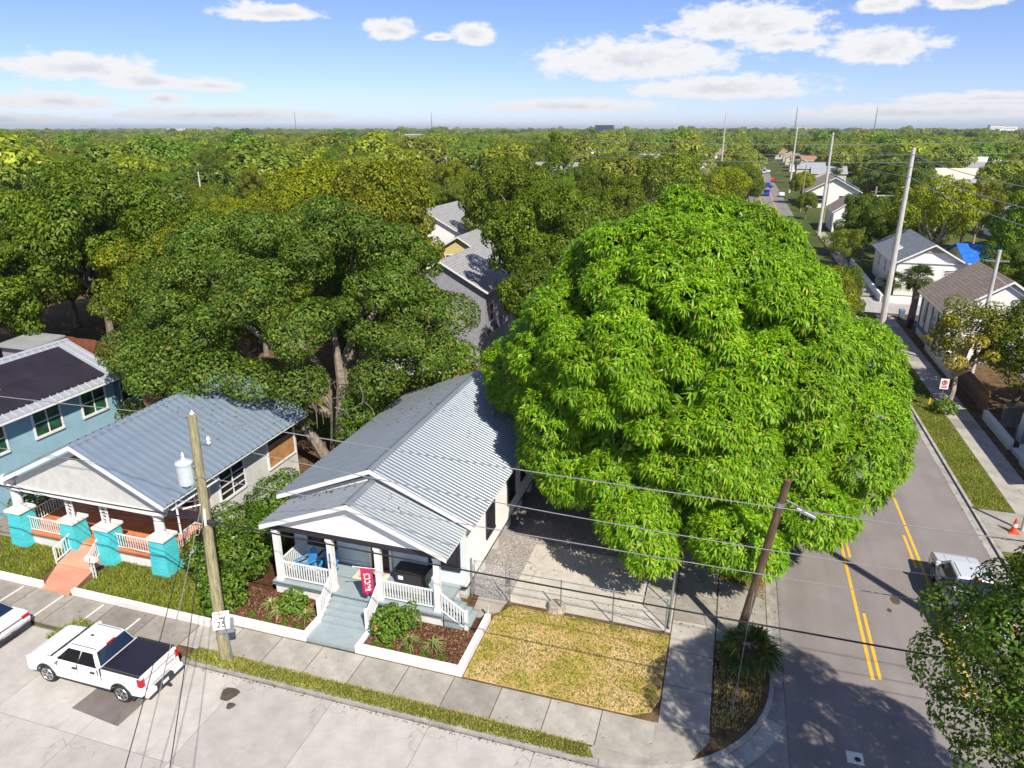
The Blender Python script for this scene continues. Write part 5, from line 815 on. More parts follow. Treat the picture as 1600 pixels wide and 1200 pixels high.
for sdx, nm_ in ((-1, 'left'), (1, 'right')):
    for k in range(8):
        y = 282 + k*46 + rh_.uniform(-6, 6) + (0 if sdx > 0 else 20); x = 9 + sdx*(15 + rh_.uniform(0, 5)); w = rh_.uniform(9, 14); x0 = x if sdx > 0 else x - w
        HOUSE2.append((x0, x0 + w, y, y + 12)); gable_house('roadside_house', f'{ORDN[k]} house along the {nm_} side of the far road', x0, x0 + w, y, y + 12, 4.2, 6.6, rh_.choice(['white_wall', 'cream', 'tan_wall', 'stucco_grey']), rh_.choice(['shingle_brown', 'shingle_light', 'roof_silver', 'shingle_rust', 'cream']), ax=rh_.choice('xy'), wins=(('S', x0 + w*.3, 1.3, 1.5, 1.5), ('S', x0 + w*.7, 1.3, 1.5, 1.5)), group='houses along the far road')
for k, (x, y, w, rf_n, where) in enumerate(((58, 225, 13, 'roof_silver', 'silver-roofed house among the right-hand treetops'), (74, 290, 15, 'cream', 'cream-roofed house deep among the right-hand treetops'), (-95, 250, 14, 'shingle_light', 'grey-roofed house in the wood above the great oak'), (-140, 330, 16, 'roof_silver', 'silver-roofed house in the wood at far left'), (-48, 420, 16, 'roof_silver', 'silver-roofed house in the wood at centre'), (120, 420, 18, 'white_wall', 'white-roofed shed in the far right wood'), (-210, 440, 18, 'shingle_rust', 'red-roofed house in the far left wood'), (-30, 262, 12, 'shingle_brown', 'brown-roofed house behind the tall pale tree'), (95, 350, 14, 'shingle_light', 'grey-roofed house in the far right wood'), (-110, 520, 20, 'white_wall', 'white-roofed hall in the distant wood at centre left'))):
    HOUSE2.append((x - w/2, x + w/2, y, y + 12)); gable_house('distant_house', where, x - w/2, x + w/2, y, y + 12, 5, 8.2, 'white_wall', rf_n, ax='x', wins=(('S', x - w*.2, 1.5, 1.6, 1.6), ('S', x + w*.2, 1.5, 1.6, 1.6)))
for k in range(7):
    y = 225 + k*37; t = thing('parked_car', f'{ORDN[k]} small car parked along the far road', 'car', (14.2 if k % 2 else 4.6, y, ZR), 'cars parked along the far road', world=False); cm_ = ('car_white', 'car_silver', 'plastic_dark', 'tail_red', 'car_white', 'car_silver', 'car_white')[k]
    part(t, 'body', MB().prism([(-2.2, .35), (-2.25, .7), (-1.2, .9), (-.6, 1.42), (.9, 1.42), (1.6, .95), (2.2, .85), (2.2, .35)], 'x', -.85, .85), cm_, .05); part(t, 'glazing', MB().prism([(-1.1, .92), (-.58, 1.36), (.88, 1.36), (1.5, .95)], 'x', -.87, .87), 'glass')
    for wy in (-1.4, 1.35):
        for sx_ in (-1, 1): part(t, 'wheel', MB().tube([(sx_*.65, wy, .31), (sx_*.88, wy, .31)], .31, 12), 'tyre')
for x, y, m_, lb in ((19.9, 87.0, 'plastic_dark', 'dark wheeled bin by the pavement beside the fan palm'), (19.9, 91.6, 'blue_trim', 'blue wheeled bin near the corner of the cross street')):
    t = thing('wheeled_bin', lb, 'bin', (x, y, 0)); part(t, 'body', MB().hexa([(x - .24, y - .24, .06), (x + .24, y - .24, .06), (x + .24, y + .24, .06), (x - .24, y + .24, .06)], [(x - .31, y - .33, 1.0), (x + .31, y - .33, 1.0), (x + .31, y + .33, 1.0), (x - .31, y + .33, 1.0)]), m_, .02); part(t, 'lid', MB().hexa([(x - .33, y - .35, 1.005), (x + .33, y - .35, 1.005), (x + .33, y + .35, 1.005), (x - .33, y + .35, 1.005)], [(x - .3, y - .3, 1.1), (x + .3, y - .3, 1.1), (x + .3, y + .33, 1.12), (x - .3, y + .33, 1.12)]), m_); part(t, 'wheel', MB().tube([(x - .28, y + .28, .12), (x + .28, y + .28, .12)], .12, 10), 'tyre')
t = thing('condenser_unit', 'grey air-conditioner unit beside the white gabled house', 'appliance', (20.6, 111.5, 0)); part(t, 'case', MB().box(20.1, 21.1, 111, 112, 0, 1.0), 'hvac', .04); part(t, 'fan_grille', MB().tube([(20.6, 111.5, 1.0), (20.6, 111.5, 1.03)], .38, 14), 'black')
# back fences
wf = thing('white_fence', 'white board fence closing the yard behind the white house', 'fence', (-28, 55.5, 0)); me = MB().box(0, .3, -.02, .02, 0, 1.9).mesh('board')
for k in range(30): o = link('board', me, 'wall_masonry_white', wf); o.matrix_parent_inverse = Matrix(); o.matrix_basis = Matrix.Translation((-2.5 + k*.31, k*.02, random.uniform(-.02, .02)))
part(wf, 'fence_rail', MB().box(-30.5, -21.2, 56.15, 56.2, .5, .6), 'wall_masonry_white')
of = thing('orange_fence', 'orange timber fence corner just behind the metal roof', 'fence', (-20.5, 47, 0)); me = MB().box(-.02, .02, 0, .2, 0, 2.1).mesh('board')
for k in range(40): o = link('board', me, 'wood_fence', of); o.matrix_parent_inverse = Matrix(); o.matrix_basis = Matrix.Translation((0, k*.21, random.uniform(-.03, .03)))
part(of, 'fence_rail', MB().box(-20.45, -20.4, 47, 55.4, 1.6, 1.7), 'wood_fence')
gf = thing('grey_fence', 'weathered grey board fence beside the grey house', 'fence', (-22, 58, 0)); me = MB().box(-.02, .02, 0, .28, 0, 2.0).mesh('board')
for k in range(50): o = link('board', me, 'grey_fence', gf); o.matrix_parent_inverse = Matrix(); o.matrix_basis = Matrix.Translation((0, k*.29, random.uniform(-.03, .03)))
part(gf, 'fence_rail', MB().box(-21.95, -21.9, 58, 72, 1.5, 1.6), 'grey_fence')
rf_ = thing('rust_fence', 'rust-brown sheet fence behind the blue house', 'fence', (-60, 50, 0)); me = MB().box(0, .95, -.03, .03, 0, 2.4).mesh('sheet')
for k in range(18): o = link('sheet', me, 'rust_fence', rf_); o.matrix_parent_inverse = Matrix(); o.matrix_basis = Matrix.Translation((k*.97, -k*.1, random.uniform(-.05, .05)))
part(rf_, 'fence_rail', MB().box(-60, -43, 50.1, 50.2, 1.6, 1.7), 'rust_fence')
sh_ = thing('garden_shed', 'small grey shed in shade behind the blue roof', 'shed', (-60.5, 46.5, 0)); part(sh_, 'wall', MB().box(-62, -58.5, 45, 48, -.1, 2.7), 'grey_siding'); part(sh_, 'roof', MB().hexa([(-62.3, 44.6, 2.72), (-58.2, 44.6, 2.72), (-58.2, 48.4, 2.95), (-62.3, 48.4, 2.95)], [(-62.3, 44.6, 2.85), (-58.2, 44.6, 2.85), (-58.2, 48.4, 3.1), (-62.3, 48.4, 3.1)]), 'roof_silver')
ac = thing('condenser_unit', 'pale air-conditioner unit in shade behind the blue roof', 'appliance', (-55.5, 44.5, 0)); part(ac, 'case', MB().box(-56.6, -54.5, 43.8, 45.2, 0, 1.5), 'hvac', .05); part(ac, 'fan_grille', MB().tube([(-55.5, 44.5, 1.5), (-55.5, 44.5, 1.54)], .5, 14), 'black')

# ------------------------------------------------------------------ vegetation
rng = np.random.default_rng(5)
# the mango
MC = np.array([-1.8, 36.8, 8.3]); MR = np.array([9.5, 9.6, 11.0])
ml = crown_lobes(MC, MR, 250, .9, 1.5, rng, low=-.48, jit=.1, fill=0)
for c, r in (((-10.6, 37.2, 7.2), 2.2), ((-11.8, 39.3, 7.6), 2.0), ((-10.4, 40.8, 8.6), 2.3), ((-3.0, 29.4, 4.2), 1.9), ((-2.2, 28.6, 3.0), 1.3), ((1.2, 29.2, 4.0), 1.8), ((2.4, 29.9, 3.0), 1.4), ((4.6, 31.6, 4.4), 1.8), ((6.8, 35.5, 4.6), 1.9), ((7.9, 38.0, 4.8), 2.0), ((-6.3, 31.6, 5.0), 2.0), ((-8.9, 35.0, 7.4), 1.8), ((-8.0, 32.8, 6.6), 1.7), ((-8.4, 33.9, 9.0), 1.7), ((-9.6, 36.2, 9.4), 1.9), ((-7.4, 31.7, 7.8), 1.8), ((-8.6, 37, 11.5), 2.0), ((-8.6, 33.4, 10.2), 1.7), ((7.6, 38.6, 8.4), 1.8), ((7.3, 39.6, 9.8), 1.8), ((7.9, 39.4, 7.0), 1.7), ((6.6, 38.2, 10.6), 1.7), ((7.4, 37.0, 7.6), 1.7), ((8.0, 38.2, 6.2), 1.9), ((7.4, 36.5, 7.4), 1.7), ((6.6, 34.4, 6.2), 1.8), ((5.6, 33.2, 3.6), 1.5)): ml.append((np.array(c), np.array([r, r, r*.85])))
Pm, Um = shell(ml, 19, rng, -.5, .8, .24); k = Pm[:, 2] > 1.6; Pm, Um = Pm[k], Um[k]
mg = thing('mango_tree', 'huge rounded mango tree with bright green leaves over the driveway', 'tree', (-1.2, 38.2, 0)); cr = part(mg, 'crown', rosettes('crown', Pm, Um, rng, 'leaf_mango', 11, .34, .085), None); cr['kind'] = 'stuff'
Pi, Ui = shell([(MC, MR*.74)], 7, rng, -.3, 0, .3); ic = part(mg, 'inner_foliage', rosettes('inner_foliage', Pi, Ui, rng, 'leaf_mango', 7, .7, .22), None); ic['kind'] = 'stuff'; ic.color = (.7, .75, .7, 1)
part(mg, 'trunk', limb_tree((-1.2, 38.2, 0), [tuple(MC + unit(rng.normal(size=3) + np.array([0, 0, .6]))*MR*.8) for _ in range(16)], .55, rng, 10), 'bark')
# the big oak between the houses
OC = np.array([-27.6, 41.5, 9.6]); OR = np.array([11.2, 9.5, 7.3])
ol = clumped(OC, OR, 46, 2.2, 9, .95, rng, -.35, .22)
for c, r in (((-36.5, 38, 8), 2.4), ((-37.5, 40, 10.5), 2.6), ((-17.8, 43, 9.3), 2.2), ((-18.2, 40.2, 7.6), 2.0), ((-20, 37.0, 6.6), 1.8), ((-33.5, 34.5, 6.5), 2.0), ((-30.8, 33.6, 5.2), 1.5), ((-35, 35.8, 5.6), 1.8), ((-27.5, 34.5, 6.5), 1.9), ((-23.8, 34.2, 6.8), 1.8), ((-31.5, 32.6, 8.0), 1.9), ((-28.6, 32.8, 7.6), 1.9), ((-34.6, 33.2, 8.2), 2.1), ((-26.4, 33.4, 7.0), 1.7), ((-36.6, 35.4, 6.6), 1.9), ((-32.2, 31.4, 7.0), 1.3), ((-29.6, 31.5, 6.6), 1.0), ((-38.2, 37.5, 5.2), 1.7), ((-39, 39.5, 7.6), 2.0)): ol.append((np.array(c), np.array([r, r, r*.7])))
ok = thing('oak_tree', 'great dark green oak standing between the two metal-roofed houses', 'tree', (-23.4, 37.2, 0)); cr = part(ok, 'crown', leaf_crown('crown', ol, 66, .2, .13, rng, 'leaf_oak', low=-.5, inner=.8, up=.3, thick=.24), None); cr['kind'] = 'stuff'
tops = [tuple(OC + unit(rng.normal(size=3) + np.array([0, 0, .3]))*OR*.85) for _ in range(22)]
lb = limb_tree((-23.4, 37.2, 0), tops[:12], .6, rng, 10, 6); [lb.tube([Vector(q) for q in pts], rr, 8) for pts, rr in (([(-23.5, 36.6, 0), (-24.3, 36.2, 2.0), (-25.6, 36.0, 4.0), (-28.5, 36.5, 7.5)], [.42, .34, .28, .1]), ([(-22.8, 37.0, 0), (-22.7, 36.6, 3), (-22.5, 36.8, 6.0), (-23.5, 38, 10)], [.4, .36, .3, .12]))]
for i in range(46):    # bare twigs hanging below the crown
    a = Vector((rng.uniform(-34, -20), rng.uniform(33.5, 36.5), rng.uniform(5.0, 7.6))); p2 = a + Vector((rng.normal(0, .8), rng.normal(-.4, .5), -rng.uniform(.4, 1.4))); lb.tube([a, a.lerp(p2, .5) + Vector((.15, 0, .2)), p2], [.035, .025, .012], 4)
part(ok, 'trunk', lb, 'bark')
# near trees at the right
def leafy(name, label, base, C, Rr, n, r0, r1, dens, ll, lw, m, tr=.3, limbs=10, color=None, low=-.45, barkm='bark', cat='tree', group=None, up=.5, fill=.25, jit=.15):
    t = thing(name, label, cat, base, group); lobes = crown_lobes(np.array(C, float), np.array(Rr, float), n, r0, r1, rng, low, jit, fill); o = part(t, 'crown', leaf_crown('crown', lobes, dens, ll, lw, rng, m, low=-.6, inner=.75, up=up), None); o['kind'] = 'stuff'
    if color: o.color = (*color, 1)
    if limbs: part(t, 'trunk', limb_tree(base, [tuple(np.array(C) + unit(rng.normal(size=3) + np.array([0, 0, .4]))*np.array(Rr)*.8) for _ in range(limbs)], tr, rng), barkm)
    return t
leafy('corner_tree', 'small-leaved tree reaching over the road at the bottom right', (16.4, 13.0, 0), (10.6, 16.3, 9.4), (5.9, 3.8, 5.0), 130, .6, 1.1, 140, .12, .07, 'leaf_oak', .28, 14, (1.0, 1.05, 1.0), -.7, 'bark_pale', jit=.35)
yt = leafy('yellow_tree', 'tree with yellowing leaf clusters beside the no parking sign', (18.0, 61.6, 0), (18.9, 62.9, 6.0), (2.9, 3.2, 3.3), 24, .6, 1.0, 40, .2, .13, 'leaf_tree', .2, 14, (1.25, 1.1, .8), -.8, 'bark_pale', jit=.35, fill=0)
yc = part(yt, 'yellow_clusters', leaf_crown('yellow_clusters', crown_lobes(np.array([18.4, 62.0, 5.4]), np.array([3.1, 3.0, 2.9]), 11, .5, .85, rng, -.85, .2, 0), 55, .2, .13, rng, 'leaf_yellow', low=-.6), None); yc['kind'] = 'stuff'; yc.color = (1.35, 1.3, 1, 1)
leafy('street_tree', 'dark green tree crowding the right edge behind the yellow one', (23, 63, 0), (23.2, 62.5, 5.2), (3.4, 4.2, 3.8), 40, .9, 1.5, 24, .28, .17, 'leaf_tree', .25, 8, (.9, .95, .9), -.7)
# shrubs and bed plants
leafy('hedge_shrub', 'large glossy green shrub between the two front porches', (-22, 25.4, 0), (-22.2, 25.2, 1.6), (1.9, 3.1, 1.7), 60, .5, .95, 75, .17, .1, 'leaf_shrub', .1, 6, low=-.8, cat='shrub', jit=.2); leafy('hedge_shrub', 'leafy green shrub along the wall behind the larger one', (-22.4, 29.6, 0), (-22.4, 29.4, 1.5), (1.5, 2.2, 1.5), 34, .5, .9, 60, .18, .11, 'leaf_shrub', .1, 5, low=-.8, cat='shrub', color=(.85, .9, .9)); leafy('hedge_shrub', 'low green shrub foot hanging over the white wall by the pole', (-20.7, 22.2, 0), (-20.8, 22.5, .9), (.9, 1.0, .95), 16, .35, .55, 80, .16, .1, 'leaf_shrub', .05, 3, low=-.8, cat='shrub')
leafy('shrub', 'round dark shrub at the blue house annex corner', (-37.9, 35.3, 0), (-37.9, 35.4, 2.4), (.9, .9, 1.6), 14, .4, .7, 60, .16, .1, 'leaf_tree', .06, 4, low=-.9, cat='shrub'); leafy('shrub', 'green shrub beyond the left side railing of the orange porch', (-36.4, 26.5, 0), (-36.4, 26.3, 1.2), (.9, 1.6, 1.2), 14, .4, .7, 60, .16, .1, 'leaf_shrub', .06, 4, low=-.9, cat='shrub'); leafy('shrub', 'small green bush at the foot of the yellow-leaved tree', (17.2, 59.6, 0), (17.2, 59.6, .5), (.8, .7, .5), 8, .3, .5, 60, .2, .14, 'leaf_shrub', .04, 3, low=-.5, cat='shrub'); leafy('shrub', 'tall bamboo-like shrub against the oak trunk', (-21.4, 36.6, 0), (-21.3, 36.8, 3.4), (1.2, 1.6, 3.2), 26, .5, .8, 40, .3, .08, 'leaf_shrub', .08, 6, (.8, .85, .7), -.9, cat='shrub'); leafy('shrub', 'bright green bush behind the metal roof by the white fence', (-22.6, 53, 0), (-22.6, 53, 2.6), (3.0, 2.2, 2.4), 24, .8, 1.3, 22, .3, .18, 'leaf_shrub', .1, 5, (1.1, 1.1, .9), -.7, cat='shrub')
leafy('flowering_shrub', 'green shrub with an orange flower right of the grey steps', (-12.6, 22.7, .2), (-12.5, 22.75, 1.0), (.75, .65, .8), 14, .25, .42, 110, .15, .1, 'leaf_shrub', .04, 4, low=-.8, cat='shrub'); leafy('leafy_shrub', 'bushy green shrub in the bed left of the grey steps', (-17.5, 22.95, .2), (-17.5, 22.95, .75), (.62, .5, .6), 11, .22, .36, 120, .14, .09, 'leaf_shrub', .04, 4, low=-.8, cat='shrub'); leafy('leafy_shrub', 'thin green shrub leaning on the porch rail right of the flowers', (-11.8, 23.3, .2), (-11.8, 23.2, 1.05), (.4, .35, .8), 7, .2, .3, 100, .14, .09, 'leaf_shrub', .03, 3, low=-.9, cat='shrub')
solo('hibiscus_flower', MB().lathe((-12.95, 22.3, .85), [(.02, 0), (.05, .03), (.14, .08), (.1, .12), (.03, .1)], 7), 'flower', 'orange flower on the shrub right of the steps', 'flower')
def tuft(name, label, loc, n, L, w, m, cat='plant', arc_=.8, group=None):
    a = rng.uniform(0, 6.283, n); e = rng.uniform(.35, 1.35, n); V = []; F = []
    for i in range(n):
        d = np.array([math.cos(a[i]), math.sin(a[i]), 0]); s = np.array([-d[1], d[0], 0])*w/2; l = L*rng.uniform(.7, 1.1); b = np.array(loc); p1 = b + d*l*.45*math.cos(e[i]) + np.array([0, 0, l*.55*math.sin(e[i])]); p2 = b + d*l*math.cos(e[i]*.8) + np.array([0, 0, l*.55*math.sin(e[i]) - l*.25*arc_]); o = len(V); V += [b - s*.5, b + s*.5, p1 + s, p1 - s, p2]; F += [(o, o + 1, o + 2), (o, o + 2, o + 3), (o + 3, o + 2, o + 4)]
    me = raw_mesh(name, np.array(V), np.array(F), 3); me.materials.append(MAT[m]); t = thing(name, label, cat, loc, group); part(t, 'leaves', me, None); return t
for lb_, x, y in (('striped strap-leaved plant nearest the hedge in the left bed', -18.7, 22.95), ('striped strap-leaved plant between hedge plant and leafy shrub', -18.0, 22.6), ('striped strap-leaved plant beside the grey steps in the left bed', -16.75, 22.7), ('striped strap-leaved plant beside the steps in the right bed', -13.1, 22.75), ('striped strap-leaved plant right of the flowering shrub', -11.55, 22.5), ('striped strap-leaved plant at the right end of the right bed', -10.5, 22.6)): tuft('striped_plant', lb_, (x, y, .24), 60, .75, .05, 'leaf_stripe')
for i, (x, y, nm) in enumerate(((-19.2, 22.2, 'by the hedge in the left bed'), (-18.3, 22.05, 'left of centre in the left bed'), (-17.4, 22.1, 'at the middle of the left bed edge'), (-16.7, 22.05, 'nearest the steps in the left bed'), (-12.9, 22.05, 'nearest the steps in the right bed'), (-12.2, 22.0, 'below the flowering shrub'), (-11.4, 22.0, 'at the middle of the right bed edge'), (-10.6, 22.05, 'third from the right end of the right bed'), (-9.9, 22.1, 'in the right corner of the right bed'))): tuft('ground_cover_plant', 'low green ground cover ' + nm, (x, y, .24), 70, .3, .05, 'leaf_shrub')
def palm(name, label, base, h, n, L, m='leaf_palm', tr=.2, bark='bark_dark', skirt=True, group=None):
    t = thing(name, label, 'palm', base, group); b = Vector(base); part(t, 'trunk', MB().tube([b + Vector((0, 0, -.1)), b + Vector((.08*h*.2, 0, h*.5)), b + Vector((.05*h*.2, 0, h))], [tr*1.2, tr, tr*1.15], 9), bark); V = []; F = []; c0 = np.array(base) + np.array([.01*h, 0, h])
    for i in range(n):
        a = rng.uniform(0, 6.283); e = rng.uniform(-.9 if skirt else -.2, 1.35); d = np.array([math.cos(a)*math.cos(e), math.sin(a)*math.cos(e), math.sin(e)]); s = unit(np.cross(d, [0, 0, 1.]) + 1e-4); u = np.cross(s, d); st0 = c0 + d*L*.45
        o = len(V); V += [c0 + s*.015, c0 - s*.015, st0]; F.append((o, o + 1, o + 2))
        for q in np.linspace(-1.5, 1.5, 17):
            dd = d*math.cos(q) + s*math.sin(q) + u*.12*rng.normal(); tip = st0 + dd*L*.62*rng.uniform(.85, 1.1) - np.array([0, 0, L*.16]); mid = st0 + dd*L*.33; w = u*.0 + np.cross(dd, u); w = unit(w)*.035*L; o = len(V); V += [st0, mid + w, tip, mid - w]; F += [(o, o + 1, o + 3), (o + 1, o + 2, o + 3)]
    me = raw_mesh('fronds', np.array(V), np.array(F), 3); me.materials.append(MAT[m]); part(t, 'fronds', me, None); return t
palm('fan_palm', 'short fan palm at the foot of the leaning pole', (2.35, 25.6, 0), .75, 30, 1.35, skirt=False, tr=.22); palm('fan_palm', 'shaggy fan palm with thick trunk at the cross street', (20.2, 88.3, 0), 5.4, 46, 1.9, tr=.36, bark='bark'); palm('fan_palm', 'young fan palm beside the white gabled house', (21.0, 104.6, 0), 2.2, 26, 1.7, tr=.2)
for lb_, x, y, h in (('fan palm behind the tarped house', 36, 135, 8), ('fan palm left of the far tarped cottage', 30, 262, 9), ('fan palm right of the far tarped cottage', 37, 240, 9), ('leaning palm left of the far tarped cottage roof', 42, 250, 10), ('fan palm among the right-hand treetops', 50, 150, 9), ('fan palm at the right edge above the brown shingle roof', 36, 96, 6.5), ('fan palm beside the tall pale pole', 26, 146, 8), ('fan palm in the treetops above the great oak', -88, 150, 11), ('fan palm by the far road', 22, 330, 9)): palm('fan_palm', lb_, (x, y, 0), h, 34, 2.4, tr=.25, skirt=True)
# leaves shed on roofs, drive, pavements and road edge
def litter(label, pts, size, m='chips'):
    P_ = np.array(pts); V, F_ = leaves(P_, unit(rng.normal(0, .18, P_.shape) + np.array([0, 0, 1.])), size, size*.5, rng); me = raw_mesh('fallen_leaves', V, F_, 4); me.materials.append(MAT[m]); tag(link('fallen_leaves', me), label, 'leaves', kind='stuff')
def flat(x0, x1, y0, y1, n, z): return np.column_stack([rng.uniform(x0, x1, n), rng.uniform(y0, y1, n), np.full(n, z)])
def slope(xe, ze, xr, zr, y0, y1, n, sk=1.): t_ = rng.random(n)**sk; return np.column_stack([xe + (xr - xe)*t_, rng.uniform(y0, y1, n), ze + (zr - ze)*t_ + .05])
litter('brown fallen leaves on the driveway and gravel under the mango', np.concatenate([flat(-8.4, -1, 27, 32, 110, .014), flat(-10.2, -1.2, 32, 38, 300, .02), flat(-.85, 3.1, 26.9, 36, 130, .014)]), .1)
litter('fallen leaves and litter along the gutters and pavements', np.concatenate([flat(-20, -3, 18.85, 19.05, 260, ZR + .01), flat(3.4, 3.8, 25.5, 45, 260, ZR + .016), flat(14.5, 14.95, 25, 70, 260, ZR + .016), flat(-20, 1, 19.8, 21.5, 50, .014), flat(1.05, 2.9, 22.5, 26.7, 420, .02), flat(-45, -21, 19.3, 21.0, 70, .014), flat(17.3, 19.2, 40, 75, 120, .014)]), .08)
litter('leaves and twigs lying on the white house metal roof', np.concatenate([slope(-9.9, 4.3, -14.8, 6.4, 32, 40.5, 90), slope(-19.9, 4.3, -14.9, 6.4, 33, 40.5, 90), slope(-10.3, 4.05, -14.7, 5.8, 24, 26, 14), slope(-19.3, 4.05, -14.9, 5.8, 25.5, 26, 40)]), .12)
litter('leaves lying on the neighbour metal roof under the oak', slope(-24.5, 4.35, -29.3, 6.75, 29, 35.5, 160), .13)
# crown prototypes for the wood
def proto(seed, R3, n, r0, r1, dens, ll, lw, low=-.5, jit=.25):
    g_ = np.random.default_rng(seed); c = np.array([0, 0, 0.]); return leaf_crown('crown', clumped(c, np.array(R3, float), n//3, (r0 + r1)*.72, 6, (r0 + r1)*.36, g_, low, jit), dens, ll, lw, g_, 'leaf_tree', low=-.6, inner=.76, up=.5, thick=.28)
PRO = [proto(21, (5, 5, 3.6), 75, .8, 1.5, 62, .21, .135), proto(22, (5.4, 4.6, 4.2), 85, .8, 1.4, 62, .21, .135, jit=.35), proto(23, (4.6, 5, 3.2), 60, .9, 1.6, 60, .215, .14), proto(24, (4.2, 4.2, 5.0), 76, .7, 1.3, 62, .2, .13, jit=.4), proto(25, (4.8, 4.8, 4.0), 66, .6, 1.1, 30, .25, .14, jit=.55), proto(26, (2.0, 2.0, 6.0), 56, .5, .9, 40, .25, .14, low=-.9)]
TRK = [limb_tree((0, 0, 0), [(3*math.cos(a), 3*math.sin(a), 8 + .8*math.sin(3*a)) for a in np.linspace(0, 5.6, 7)], .28, rng, 8, 4).mesh('trunk') for _ in range(2)]
TRK[0].materials.append(MAT['bark']); TRK[1].materials.append(MAT['bark_pale'])
TONES = {'dark green': (.86, 1.0, .85), 'mid green': (1.0, 1.05, .9), 'olive': (1.4, 1.2, .85), 'yellow-green': (1.65, 1.5, .75), 'bright green': (1.08, 1.4, .75), 'grey-green': (1.25, 1.25, 1.35)}
def wood_tree(label, x, y, top, rad, pi, tone, ti=0, group=None, name='tree'):
    t = bpy.data.objects.new(name, None); COL.objects.link(t); t.location = (x, y, 0); t.rotation_euler.z = rng.uniform(0, 6.28); tag(t, label, 'tree', group); z3 = (5.0 if pi == 3 else 6.6 if pi == 5 else 4.4); sx = rad/(2.4 if pi == 5 else 5.6); sz = min(top*.6/z3/1.1, sx*1.25) if pi != 5 else top*.5/z3
    c = link('crown', PRO[pi], None, t); c.location = (0, 0, top - z3*sz*1.05); c.scale = (sx, sx, sz); tn = TONES[tone]; j = rng.uniform(.88, 1.12); c.color = (tn[0]*j, tn[1]*j, tn[2]*j, 1); c['kind'] = 'stuff'; k = link('trunk', TRK[ti], None, t); k.scale = (sx*.9, sx*.9, (top - z3*sz*.8)/8.0); return t
KEY = [('tall dark green tree at the left edge behind the blue house', -60, 55, 19.5, 8.5, 0, 'dark green', 0), ('dark green tree at the left edge, lower and nearer', -66, 47, 14, 7.5, 1, 'dark green', 0), ('dark tree leaning behind the shed at far left', -55, 60, 15.5, 7, 2, 'dark green', 0), ('mid green tree between left edge and great oak', -66, 74, 13.5, 6.5, 1, 'mid green', 0), ('bright green low tree left of the great oak', -77, 84, 9.5, 5, 0, 'bright green', 0), ('olive oak rising behind the great oak', -38, 72, 19.0, 8.5, 1, 'olive', 1), ('yellow-green oak behind the great oak, left of the taller one', -52, 84, 18.6, 8.5, 0, 'yellow-green', 0), ('dark green oak beside the grey house', -17.0, 67, 17.0, 6.6, 1, 'dark green', 1), ('dark green tree hanging over the grey house roof', -14.4, 60, 12.5, 5.0, 0, 'dark green', 1), ('olive-green tree behind the grey house oak', -31, 100, 18.8, 8, 0, 'mid green', 1), ('tall pale loose tree with bare limbs above the mango', -12.2, 132, 20.6, 9, 4, 'grey-green', 1), ('tall narrow conifer rising above the horizon', -41.4, 170, 23.5, 4.5, 5, 'dark green', 0), ('rounded green tree left of the tall pale tree', -19.5, 112, 16, 6.5, 0, 'mid green', 0), ('yellowing tree next to the tall pale tree', -2, 140, 17, 6, 4, 'yellow-green', 1), ('yellow-green airy tree in the middle of the right side', 29, 124, 17.2, 8, 4, 'yellow-green', 1), ('bright green tree right of the airy yellow-green one', 40, 118, 15, 7.5, 3, 'bright green', 0), ('broad dark tree against the right edge', 52, 128, 19.5, 10, 0, 'mid green', 0), ('olive tree behind the mango crown, left', -3, 98, 12.5, 5.5, 0, 'olive', 0), ('olive tree behind the mango crown, right', 4.2, 84, 12.5, 5, 2, 'olive', 0), ('small olive tree at the right shoulder of the mango', 8.2, 72, 9.8, 4.2, 0, 'olive', 1), ('dark tree behind the mango beside the road', 10.5, 78, 8.6, 3.4, 1, 'mid green', 1), ('tree with bare grey twigs beside the white gable', 17.6, 127, 7.5, 4, 4, 'grey-green', 1), ('dark green tree behind the tall pale pole', 22, 138, 11.5, 6, 1, 'dark green', 0), ('green tree at the right edge above the brown shingles', 38, 84, 8.6, 5.5, 2, 'bright green', 0), ('dark green tree at the right edge beside the brown shingles', 31.5, 72, 7.6, 4.5, 0, 'dark green', 0), ('dark tree behind the right edge house', 30, 62, 7.5, 4.5, 1, 'mid green', 0), ('small yellow-green bush by the red-tiled roof', -21, 88, 9.6, 4.2, 2, 'yellow-green', 0), ('round green tree beside the far road, left side', 1.5, 205, 13, 6, 2, 'mid green', 0), ('round green tree beside the far road, right side', 18.5, 238, 10, 4.2, 2, 'yellow-green', 0), ('dark tree left of the far road', -1, 235, 14, 6.5, 0, 'dark green', 0), ('tree left of the white-gabled cottage front', 16.8, 196, 7, 3, 2, 'mid green', 0), ('tree behind the white gable on its right', 34, 102, 8.5, 4.5, 1, 'dark green', 0), ('dark crown filling the gap behind the shed', -70, 60, 14, 7, 0, 'dark green', 0), ('olive crown behind the rust-brown fence', -53, 56, 13.5, 6, 1, 'olive', 0), ('green crown left of the great oak trunk', -43, 57, 13, 5.6, 2, 'mid green', 0), ('bare-limbed tree at the left edge', -50, 50, 11.5, 5, 4, 'mid green', 1)]
for a in KEY: wood_tree(*a)
HOUSES = [(-32.5, -23.2, 66, 80), (-38.5, -30, 88, 100), (-52, -40, 103, 117), (-86, -58, 300, 315), (-72, -60, 372, 386), (-62, -50, 215, 228), (-22, -12, 118, 130), (-4, 4, 148, 156), (-30, -14, 320, 334), (19, 34, 225, 252), (20, 29, 170, 186), (21, 30, 105, 125), (31, 39, 112, 127), (34, 44, 205, 213), (52, 62, 168, 180), (-128, -114, 128, 140), (-190, -172, 205, 216), (20, 30, 74, 87), (21, 34, 40, 58), (-62, -42, 43, 52)] + HOUSE2
